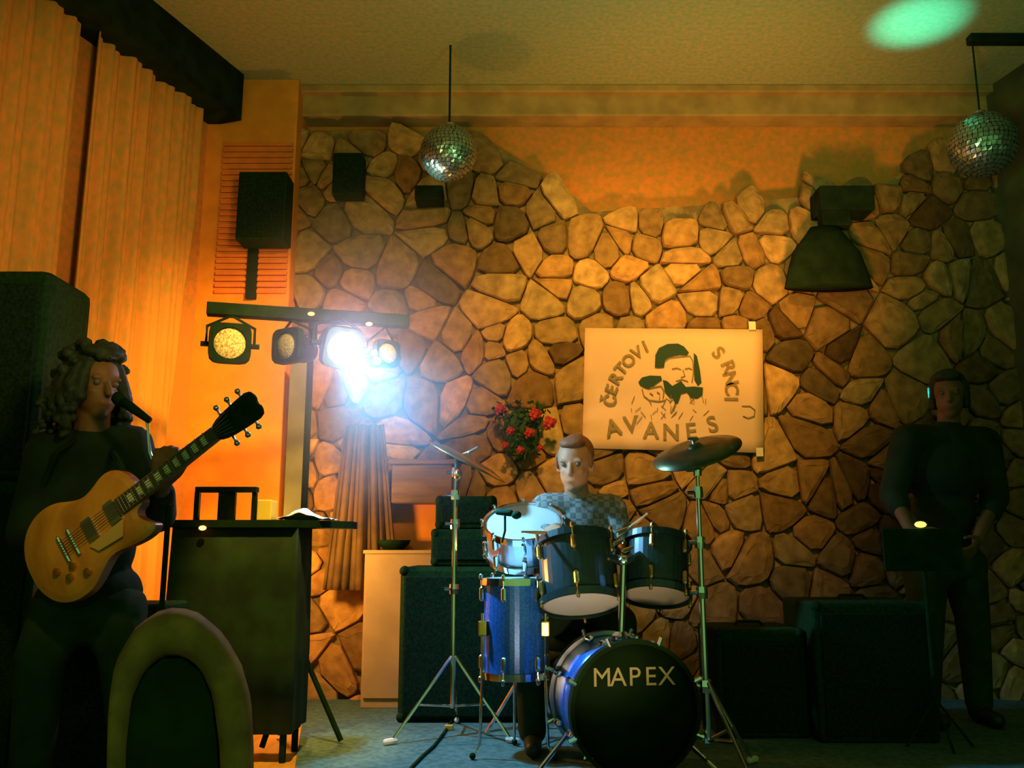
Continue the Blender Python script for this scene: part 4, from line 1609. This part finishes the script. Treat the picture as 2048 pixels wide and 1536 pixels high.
# shirt
bm = bmesh.new()
torso(bm, pelv, chest, shR_, shL_, hipA, hipB, 0.016)
capsule(bm, neck0 - Vector((0, 0, 0.09)), neck0 - Vector((0, 0, 0.02)), 0.09, 0.072)
limbs(bm, [shR_, elA, elA.lerp(wrA, 0.88)], [0.074, 0.060, 0.046])
limbs(bm, [shL_, elB, elB.lerp(wrB, 0.80)], [0.074, 0.060, 0.046])
blob('shirt', bm, M['shirt_dark'], root, 0.008, 3)
bm = bmesh.new()
capsule(bm, hipA, hipB, 0.115, 0.115)
limbs(bm, [hipA, kA, fA + Vector((0, 0, -0.02))], [0.112, 0.078, 0.062])
limbs(bm, [hipB, kB, fB + Vector((0, 0, -0.02))], [0.112, 0.078, 0.062])
blob('trousers', bm, M['jeans'], root, 0.009, 3)
for fv, dx in ((fA, -0.02), (fB, 0.06)):
    bm = bmesh.new()
    capsule(bm, fv + Vector((0, 0.03, -0.045)), fv + Vector((dx, -0.17, -0.052)), 0.044, 0.036)
    for v in bm.verts:
        v.co.z = max(v.co.z, STAGE + 0.002)
    obj('shoe', bm, M['shoe'], root, True)
# hair: thick curls around skull, down to the shoulders
bm = bmesh.new()
random.seed(11)
ball(bm, W(0, -0.035, 0.055), (0.095, 0.105, 0.088), 3, rot)
ball(bm, W(0, 0.03, 0.115), (0.075, 0.06, 0.03), 3, rot)
for k in range(80):
    th = random.uniform(0.27 * PI, 1.73 * PI)      # around the head, open at the face
    xx_, yy_ = math.sin(th) * 0.088, math.cos(th) * 0.10
    top_ = W(xx_ * 0.8, yy_ * 0.8 - 0.015, 0.07)
    mid_ = W(xx_ * 1.18, yy_ * 1.12 - 0.02, -0.02 + random.uniform(-0.02, 0.02))
    low_ = W(xx_ * (1.30 + random.uniform(-0.15, 0.35)), yy_ * 1.1 - 0.03, -0.11 + random.uniform(-0.07, 0.04))
    capsule(bm, top_, mid_, 0.020, 0.024, 8)
    for q_ in range(7):
        u_ = q_ / 6
        ball(bm, mid_.lerp(low_, u_) + Vector((random.uniform(-1, 1), random.uniform(-1, 1), random.uniform(-1, 1))) * 0.012, 0.022 - 0.008 * u_, 1)
for k in range(110):
    a_ = Vector((random.gauss(0, 1), random.gauss(0, 1), random.gauss(0, 1))).normalized()
    p = (a_.x * 0.108, a_.y * 0.118 - 0.03, 0.055 + a_.z * 0.10)
    if p[1] > 0.03 and p[2] < 0.10:
        continue
    ball(bm, W(*p), random.uniform(0.014, 0.026), 1)
blob('hair', bm, M['hair_dark'], root, 0.005, 1)

# microphone on a stand at the guitarist's mouth
t = thing('microphone_stand', 'microphone on a thin chrome boom stand in front of the guitarist', 'microphone stand', (P(338, 1010, 2.84).x, 2.88, STAGE))
mh, mt_ = P(238, 797, 2.86), P(263, 815, 2.84)
bm = bmesh.new()
capsule(bm, mh, mh + (mt_ - mh) * 0.2, 0.024, 0.021, 14)
obj('microphone_head', bm, M['black'], t, True)
bm = bmesh.new()
tube(bm, [mh + (mt_ - mh) * 0.25, mt_ + (mt_ - mh) * 1.4], [0.018, 0.011], 12)
obj('microphone_body', bm, M['black'], t, True)
e1 = mt_ + (mt_ - mh) * 1.2
e2 = P(338, 1010, 2.84)
bm = bmesh.new()
tube(bm, [e1, P(300, 905, 2.83), e2], 0.005, 8)
obj('boom', bm, M['chrome'], t)
bm = bmesh.new()
tube(bm, [e2, (e2.x, 2.84, STAGE + 0.03)], 0.009, 8)
obj('pole', bm, M['black'], t)
bm = bmesh.new()
lathe(bm, [(0, 0), (0.12, 0), (0.12, 0.012), (0.02, 0.03), (0, 0.03)], (e2.x, 2.88, STAGE + 0.001), (0, 0, 1), 24)
obj('base', bm, M['black'], t)

# ---------------------------------------------------------------- electric guitar
g0 = P(72, 1142, GY - 0.22)          # tail side reference
bodyc = P(152, 1090, GY - 0.24)
nut = P(440, 868, GY - 0.36)
xa = (nut - bodyc)
LEN = xa.length
xa.normalize()
za_ = Vector((-0.10, -1, 0.06))
za_ = (za_ - xa * za_.dot(xa)).normalized()
ya_ = za_.cross(xa).normalized()      # perpendicular in guitar plane (up)
GM = Matrix((xa.to_4d(), ya_.to_4d(), za_.to_4d(), (0, 0, 0, 1))).transposed()
for i in range(3):
    GM[3][i] = 0
    GM[i][3] = 0
GM = Matrix.Translation(bodyc) @ GM
t = thing('electric_guitar', 'honey coloured single cutaway electric guitar held by the guitarist', 'guitar', bodyc)
outline = [(-0.150, 0.0), (-0.146, 0.055), (-0.120, 0.110), (-0.075, 0.145), (-0.020, 0.158), (0.035, 0.148), (0.080, 0.120), (0.120, 0.103), (0.160, 0.108), (0.205, 0.124),
           (0.245, 0.122), (0.275, 0.098), (0.290, 0.060), (0.294, 0.030), (0.290, -0.030), (0.262, -0.036), (0.250, -0.055), (0.268, -0.085), (0.290, -0.105), (0.283, -0.122), (0.250, -0.128), (0.200, -0.122),
           (0.155, -0.108), (0.115, -0.104), (0.075, -0.122), (0.030, -0.148), (-0.020, -0.158), (-0.075, -0.146), (-0.120, -0.110), (-0.146, -0.055)]


def smooth_poly(pl, it=2):
    for _ in range(it):
        out = []
        for i in range(len(pl)):
            a_, b_ = pl[i], pl[(i + 1) % len(pl)]
            out.append((a_[0] * 0.75 + b_[0] * 0.25, a_[1] * 0.75 + b_[1] * 0.25))
            out.append((a_[0] * 0.25 + b_[0] * 0.75, a_[1] * 0.25 + b_[1] * 0.75))
        pl = out
    return pl


ol = smooth_poly(outline, 2)
ol = [(x_ - 0.02, y_) for x_, y_ in ol]


def gshape(rings, m, name, parent=t):
    bm = bmesh.new()
    rr = []
    for (s_, zz) in rings:
        rr.append([bm.verts.new(GM @ Vector((0.06 + (x_ - 0.06) * s_, y_ * s_, zz))) for x_, y_ in ol])
    for ra, rb in zip(rr, rr[1:]):
        for i in range(len(ra)):
            bm.faces.new((ra[i], ra[(i + 1) % len(ra)], rb[(i + 1) % len(rb)], rb[i]))
    bm.faces.new(rr[0][::-1])
    bm.faces.new(rr[-1])
    return obj(name, bm, m, parent, False)


gshape([(0.97, -0.03), (1.0, -0.024), (1.0, 0.012)], M['gtr_back'], 'body')
gshape([(1.0, 0.0122), (0.995, 0.016), (0.9, 0.021), (0.6, 0.026)], M['gtr_top'], 'carved_top')
bm = bmesh.new()
n0, n1_ = 0.20, LEN
vs = [(n0, 0.0275), (n1_, 0.021), (n1_, -0.021), (n0, -0.0275)]
prism(bm, [GM @ Vector((x_, y_, 0.010)) for x_, y_ in vs], za_, 0.016)
obj('neck', bm, M['gtr_back'], t)
bm = bmesh.new()
prism(bm, [GM @ Vector((x_, y_, 0.027)) for x_, y_ in vs], za_, 0.006)
fb = obj('fretboard', bm, M['fretboard'], t)
bm = bmesh.new()
for i in range(9):
    x_ = n0 + 0.05 + (n1_ - n0 - 0.09) * i / 8
    prism(bm, [GM @ Vector(q_) for q_ in ((x_ - 0.009, -0.013, 0.0332), (x_ + 0.009, -0.015, 0.0332), (x_ + 0.009, 0.015, 0.0332), (x_ - 0.009, 0.013, 0.0332))], za_, 0.001)
obj('inlays', bm, M['pearl'], fb)
bm = bmesh.new()
for i in range(18):
    x_ = n0 + (n1_ - n0) * (1 - 0.944 ** (i + 1)) / (1 - 0.944 ** 19)
    x_ = n1_ - (x_ - n0)
    tube(bm, [GM @ Vector((x_, -0.024, 0.034)), GM @ Vector((x_, 0.024, 0.034))], 0.0012, 4)
obj('frets', bm, M['steel'], fb)
hs = smooth_poly([(n1_ - 0.005, 0.022), (n1_ + 0.03, 0.036), (n1_ + 0.10, 0.044), (n1_ + 0.155, 0.046), (n1_ + 0.165, 0.02), (n1_ + 0.158, 0.0), (n1_ + 0.165, -0.02), (n1_ + 0.155, -0.046), (n1_ + 0.10, -0.044), (n1_ + 0.03, -0.036), (n1_ - 0.005, -0.022)], 1)
bm = bmesh.new()
prism(bm, [GM @ Vector((x_, y_, 0.012)) for x_, y_ in hs], za_, 0.015)
hsd = obj('headstock', bm, M['black'], t)
for sg in (-1, 1):
    for k in range(3):
        bm = bmesh.new()
        x_ = n1_ + 0.04 + 0.042 * k
        tube(bm, [GM @ Vector((x_, sg * 0.038, 0.02)), GM @ Vector((x_, sg * 0.062, 0.02))], 0.004, 6)
        ball(bm, GM @ Vector((x_, sg * 0.066, 0.02)), 0.010, 1)
        obj('tuning_peg', bm, M['steel'], hsd, True)
for x_ in (0.085, 0.175):
    bm = bmesh.new()
    q_ = [(x_ - 0.018, -0.035), (x_ + 0.018, -0.035), (x_ + 0.018, 0.035), (x_ - 0.018, 0.035)]
    prism(bm, [GM @ Vector((a_, b_, 0.024)) for a_, b_ in q_], za_, 0.010)
    obj('pickup', bm, M['steel'], t)
for x_, l_ in ((0.02, 0.042), (-0.02, 0.042)):
    bm = bmesh.new()
    capsule(bm, GM @ Vector((x_, -l_, 0.032)), GM @ Vector((x_, l_, 0.032)), 0.006, 0.006, 8)
    obj('bridge', bm, M['chrome'], t)
bm = bmesh.new()
for k in range(6):
    y_ = (k - 2.5) * 0.009
    tube(bm, [GM @ Vector((-0.02, y_, 0.040)), GM @ Vector((n1_, y_ * 0.75, 0.0365)), GM @ Vector((n1_ + 0.06, y_ * 1.5, 0.029))], 0.0011, 4)
obj('strings', bm, M['steel'], t)
for (x_, y_) in ((-0.045, -0.085), (0.015, -0.105), (-0.075, -0.045), (-0.02, -0.062)):
    bm = bmesh.new()
    lathe(bm, [(0, 0), (0.012, 0), (0.011, 0.014), (0, 0.015)], GM @ Vector((x_, y_, 0.0225)), za_, 12)
    obj('knob', bm, M['brass'], t)
bm = bmesh.new()
prism(bm, [GM @ Vector((a_, b_, 0.032)) for a_, b_ in ((0.06, -0.045), (0.20, -0.040), (0.17, -0.085), (0.08, -0.075))], za_, 0.002)
obj('pickguard', bm, mat('amber_plastic', (0.50, 0.30, 0.08), 0.4), t)
# strap
bm = bmesh.new()
pts = [GM @ Vector((-0.165, 0.0, -0.01)), P(70, 1010, GY - 0.10), P(115, 905, GY - 0.10), P(170, 868, GY - 0.02), P(215, 885, GY + 0.10), GM @ Vector((0.24, 0.11, -0.02))]
tube(bm, pts, 0.010, 6)
obj('strap', bm, M['black'], t, True)

# ---------------------------------------------------------------- drummer
DRY = 4.12
root = thing('person', 'drummer with short hair in a grey checked shirt seated behind the drums', 'person', (P(1150, 1200, DRY).x, DRY, FL))
hc = P(1150, 930, DRY - 0.03)
fw = Vector((-0.30, -0.95, -0.22))
neck0 = P(1155, 985, DRY + 0.03)
sA, sB = P(1093, 1018, DRY + 0.02), P(1222, 1020, DRY + 0.05)
chest = P(1155, 1060, DRY + 0.05)
pelv = Vector((chest.x, DRY + 0.10, FL + 0.56))
hipA, hipB = pelv + Vector((-0.09, 0, -0.02)), pelv + Vector((0.09, 0, -0.02))
eA, wA = P(1072, 1085, DRY - 0.05), P(1112, 1058, DRY - 0.30)
eB, wB = P(1246, 1095, DRY + 0.0), P(1226, 1088, DRY - 0.20)
kA, kB = pelv + Vector((-0.22, -0.38, 0.0)), pelv + Vector((0.17, -0.20, 0.02))
kA.z = kB.z = FL + 0.5
fA, fB = Vector((kA.x, kA.y + 0.02, FL + 0.08)), Vector((kB.x, kB.y + 0.03, FL + 0.08))
bm = bmesh.new()
W, rot = head_parts(bm, hc, fw, (0, 0, 1), 1.06, 1.1)
capsule(bm, neck0 - Vector((0, 0, 0.04)), hc + Vector((0, 0.01, -0.05)), 0.058, 0.056)
torso(bm, pelv, chest, sA, sB, hipA, hipB)
limbs(bm, [sA, eA, wA], [0.05, 0.04, 0.028])
limbs(bm, [sB, eB, wB], [0.05, 0.04, 0.028])
limbs(bm, [hipA, kA, fA], [0.088, 0.06, 0.04])
limbs(bm, [hipB, kB, fB], [0.088, 0.06, 0.04])
for fv in (fA, fB):
    capsule(bm, fv + Vector((0, 0.02, -0.04)), fv + Vector((0, -0.14, -0.05)), 0.033, 0.027)
hand(bm, wA, Vector((-0.2, -0.8, -0.15)), (0.2, 0, -1), -1, 1.05)
hand(bm, wB, Vector((-0.2, -0.8, 0.1)), (-0.2, 0, -1), 1, 1.05)
blob('body', bm, M['skin'], root, 0.006, 3)
eyes(W, rot, 1.06, root)
bm = bmesh.new()
torso(bm, pelv, chest, sA, sB, hipA, hipB, 0.015)
capsule(bm, neck0 - Vector((0, 0, 0.09)), neck0 - Vector((0, 0, 0.03)), 0.085, 0.066)
limbs(bm, [sA, eA, eA.lerp(wA, 0.55)], [0.072, 0.060, 0.052])
limbs(bm, [sB, eB, eB.lerp(wB, 0.55)], [0.072, 0.060, 0.052])
blob('shirt', bm, M['plaid'], root, 0.008, 3)
bm = bmesh.new()
capsule(bm, hipA, hipB, 0.11, 0.11)
limbs(bm, [hipA, kA, fA], [0.105, 0.076, 0.06])
limbs(bm, [hipB, kB, fB], [0.105, 0.076, 0.06])
blob('trousers', bm, M['jeans'], root, 0.009, 3)
for fv in (fA, fB):
    bm = bmesh.new()
    capsule(bm, fv + Vector((0, 0.025, -0.038)), fv + Vector((0, -0.15, -0.045)), 0.04, 0.033)
    for v in bm.verts:
        v.co.z = max(v.co.z, FL + 0.001)
    obj('shoe', bm, M['shoe'], root, True)
bm = bmesh.new()
ball(bm, W(0, -0.032, 0.052), (0.086, 0.094, 0.086), 3, rot)
ball(bm, W(0, 0.035, 0.100), (0.062, 0.05, 0.026), 3, rot)
for sg in (-1, 1):
    ball(bm, W(sg * 0.074, 0.012, 0.02), (0.012, 0.022, 0.04), 2, rot)
blob('hair', bm, M['hair_grey'], root, 0.006, 2)


def stick(a_, b_, label):
    bm = bmesh.new()
    a_, b_ = Vector(a_), Vector(b_)
    d_ = (b_ - a_).normalized()
    tube(bm, [a_, a_ + d_ * 0.02, a_ + (b_ - a_) * 0.75, b_ - d_ * 0.012, b_ - d_ * 0.006, b_], [0.006, 0.0075, 0.0075, 0.004, 0.0055, 0.003], 10)
    tag(obj('drumstick', bm, M['stick'], smooth=True), label, 'drumstick')


ha = wA + Vector((-0.2, -0.8, -0.15)).normalized() * 0.085 + Vector((0, 0, -0.022))
stick(ha + Vector((0.10, 0.10, 0.015)), ha + Vector((-0.13, -0.22, 0.02)), 'wooden drumstick in the drummer hand over the white snare head')
hb = wB + Vector((-0.2, -0.8, 0.1)).normalized() * 0.085 + Vector((0, 0, -0.022))
stick(hb + Vector((-0.05, -0.02, -0.025)), P(1296, 1026, 3.86), 'wooden drumstick pointing up right above the rack toms')
# drum stool
t = thing('drum_stool', 'round black drum stool under the seated drummer', 'stool', (pelv.x, pelv.y, FL))
bm = bmesh.new()
zs_ = pelv.z - 0.125
lathe(bm, [(0, -0.07), (0.15, -0.07), (0.165, -0.05), (0.165, -0.015), (0.15, 0), (0, 0)], (pelv.x, pelv.y, zs_), (0, 0, 1), 28)
obj('seat', bm, M['black'], t, True)
bm = bmesh.new()
tube(bm, [(pelv.x, pelv.y, zs_ - 0.07), (pelv.x, pelv.y, FL + 0.1)], 0.014, 10)
obj('post', bm, M['chrome'], t)
for ang in (30, 150, 270):
    bm = bmesh.new()
    tube(bm, [(pelv.x, pelv.y, FL + 0.25), (pelv.x + 0.22 * math.cos(R(ang)), pelv.y + 0.22 * math.sin(R(ang)), FL + 0.012)], 0.010, 8)
    obj('leg', bm, M['chrome'], t)

# ---------------------------------------------------------------- person standing at the right
QY = 4.35
root = thing('person', 'person in a dark shirt standing in shadow at the right of the stage', 'person', (P(1890, 1200, QY).x, QY, FL))
hc = P(1898, 792, QY)
fw = Vector((-0.45, -0.9, -0.1))
neck0 = P(1896, 845, QY + 0.02)
sA, sB = P(1815, 880, QY), P(1968, 885, QY + 0.05)
chest = P(1890, 930, QY + 0.03)
pelv = P(1885, 1105, QY + 0.04)
hipA, hipB = pelv + Vector((-0.09, 0, -0.06)), pelv + Vector((0.09, 0, -0.06))
eA, wA = P(1786, 990, QY - 0.02), P(1822, 1062, QY - 0.20)
eB, wB = P(1990, 995, QY + 0.04), P(1955, 1080, QY - 0.14)
kA = Vector((hipA.x - 0.03, QY + 0.0, FL + 0.50))
kB = Vector((hipB.x + 0.03, QY + 0.05, FL + 0.50))
fA, fB = Vector((kA.x - 0.01, QY + 0.06, FL + 0.09)), Vector((kB.x + 0.02, QY + 0.10, FL + 0.09))
bm = bmesh.new()
W, rot = head_parts(bm, hc, fw, (0, 0, 1), 1.0)
capsule(bm, neck0 - Vector((0, 0, 0.04)), hc + Vector((0, 0.01, -0.05)), 0.056, 0.052)
torso(bm, pelv, chest, sA, sB, hipA, hipB)
limbs(bm, [sA, eA, wA], [0.05, 0.04, 0.027])
limbs(bm, [sB, eB, wB], [0.05, 0.04, 0.027])
limbs(bm, [hipA, kA, fA], [0.088, 0.06, 0.04])
limbs(bm, [hipB, kB, fB], [0.088, 0.06, 0.04])
for fv in (fA, fB):
    capsule(bm, fv + Vector((0, 0.02, -0.05)), fv + Vector((0, -0.14, -0.055)), 0.035, 0.03)
hand(bm, wA, Vector((0.5, -0.5, -0.5)), (0.6, 0.4, 0.2), 1, 0.5)
hand(bm, wB, Vector((-0.5, -0.5, -0.45)), (-0.6, 0.4, 0.2), -1, 0.5)
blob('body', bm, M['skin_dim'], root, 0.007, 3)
eyes(W, rot, 1.0, root)
bm = bmesh.new()
torso(bm, pelv, chest, sA, sB, hipA, hipB, 0.02)
capsule(bm, neck0 - Vector((0, 0, 0.09)), neck0 - Vector((0, 0, 0.03)), 0.085, 0.064)
limbs(bm, [sA, eA, eA.lerp(wA, 0.3)], [0.080, 0.066, 0.058])
limbs(bm, [sB, eB, eB.lerp(wB, 0.3)], [0.080, 0.066, 0.058])
blob('shirt', bm, M['shirt_dark'], root, 0.009, 3)
bm = bmesh.new()
capsule(bm, hipA, hipB, 0.115, 0.115)
limbs(bm, [hipA, kA, fA], [0.11, 0.08, 0.062])
limbs(bm, [hipB, kB, fB], [0.11, 0.08, 0.062])
blob('trousers', bm, M['jeans'], root, 0.01, 3)
for fv in (fA, fB):
    bm = bmesh.new()
    capsule(bm, fv + Vector((0, 0.025, -0.045)), fv + Vector((0, -0.15, -0.05)), 0.042, 0.036)
    for v in bm.verts:
        v.co.z = max(v.co.z, FL + 0.001)
    obj('shoe', bm, M['shoe'], root, True)
bm = bmesh.new()
ball(bm, W(0, -0.03, 0.055), (0.088, 0.095, 0.086), 3, rot)
ball(bm, W(0, 0.045, 0.095), (0.065, 0.045, 0.03), 3, rot)
for k in range(16):
    th = PI * (0.35 + 1.3 * k / 15)
    capsule(bm, W(math.sin(th) * 0.078, math.cos(th) * 0.085 - 0.02, 0.05), W(math.sin(th) * 0.082, math.cos(th) * 0.085 - 0.03, -0.05), 0.020, 0.014, 8)
blob('hair', bm, M['hair_dark'], root, 0.007, 2)

# ================================================================== STAGE HAZE (thin smoke around the lit lamp)
bm = bmesh.new()
ball(bm, (0, 0, 0), 1.0, 4)
hm = bpy.data.materials.new('thin_stage_smoke')
hm.use_nodes = True
nt = hm.node_tree
nt.nodes.clear()
out = nt.nodes.new('ShaderNodeOutputMaterial')
vs_ = nt.nodes.new('ShaderNodeVolumeScatter')
tc = nt.nodes.new('ShaderNodeTexCoord')
ln_ = nt.nodes.new('ShaderNodeVectorMath')
ln_.operation = 'LENGTH'
nt.links.new(tc.outputs['Object'], ln_.inputs[0])
mr = nt.nodes.new('ShaderNodeMapRange')
mr.interpolation_type = 'SMOOTHERSTEP'
mr.inputs['From Min'].default_value = 0.3
mr.inputs['From Max'].default_value = 1.0
mr.inputs['To Min'].default_value = 0.20
mr.inputs['To Max'].default_value = 0.0
nt.links.new(ln_.outputs['Value'], mr.inputs['Value'])
nt.links.new(mr.outputs[0], vs_.inputs['Density'])
vs_.inputs['Anisotropy'].default_value = 0.3
vs_.inputs['Color'].default_value = (0.95, 0.97, 1, 1)
nt.links.new(vs_.outputs[0], out.inputs['Volume'])
o = obj('stage_haze', bm, hm)
o.location = (-0.66, 3.84, 2.0)
o.scale = (0.85, 0.55, 0.9)
tag(o, 'thin bluish smoke in the beam of the lit stage lamp', 'haze', kind='stuff')
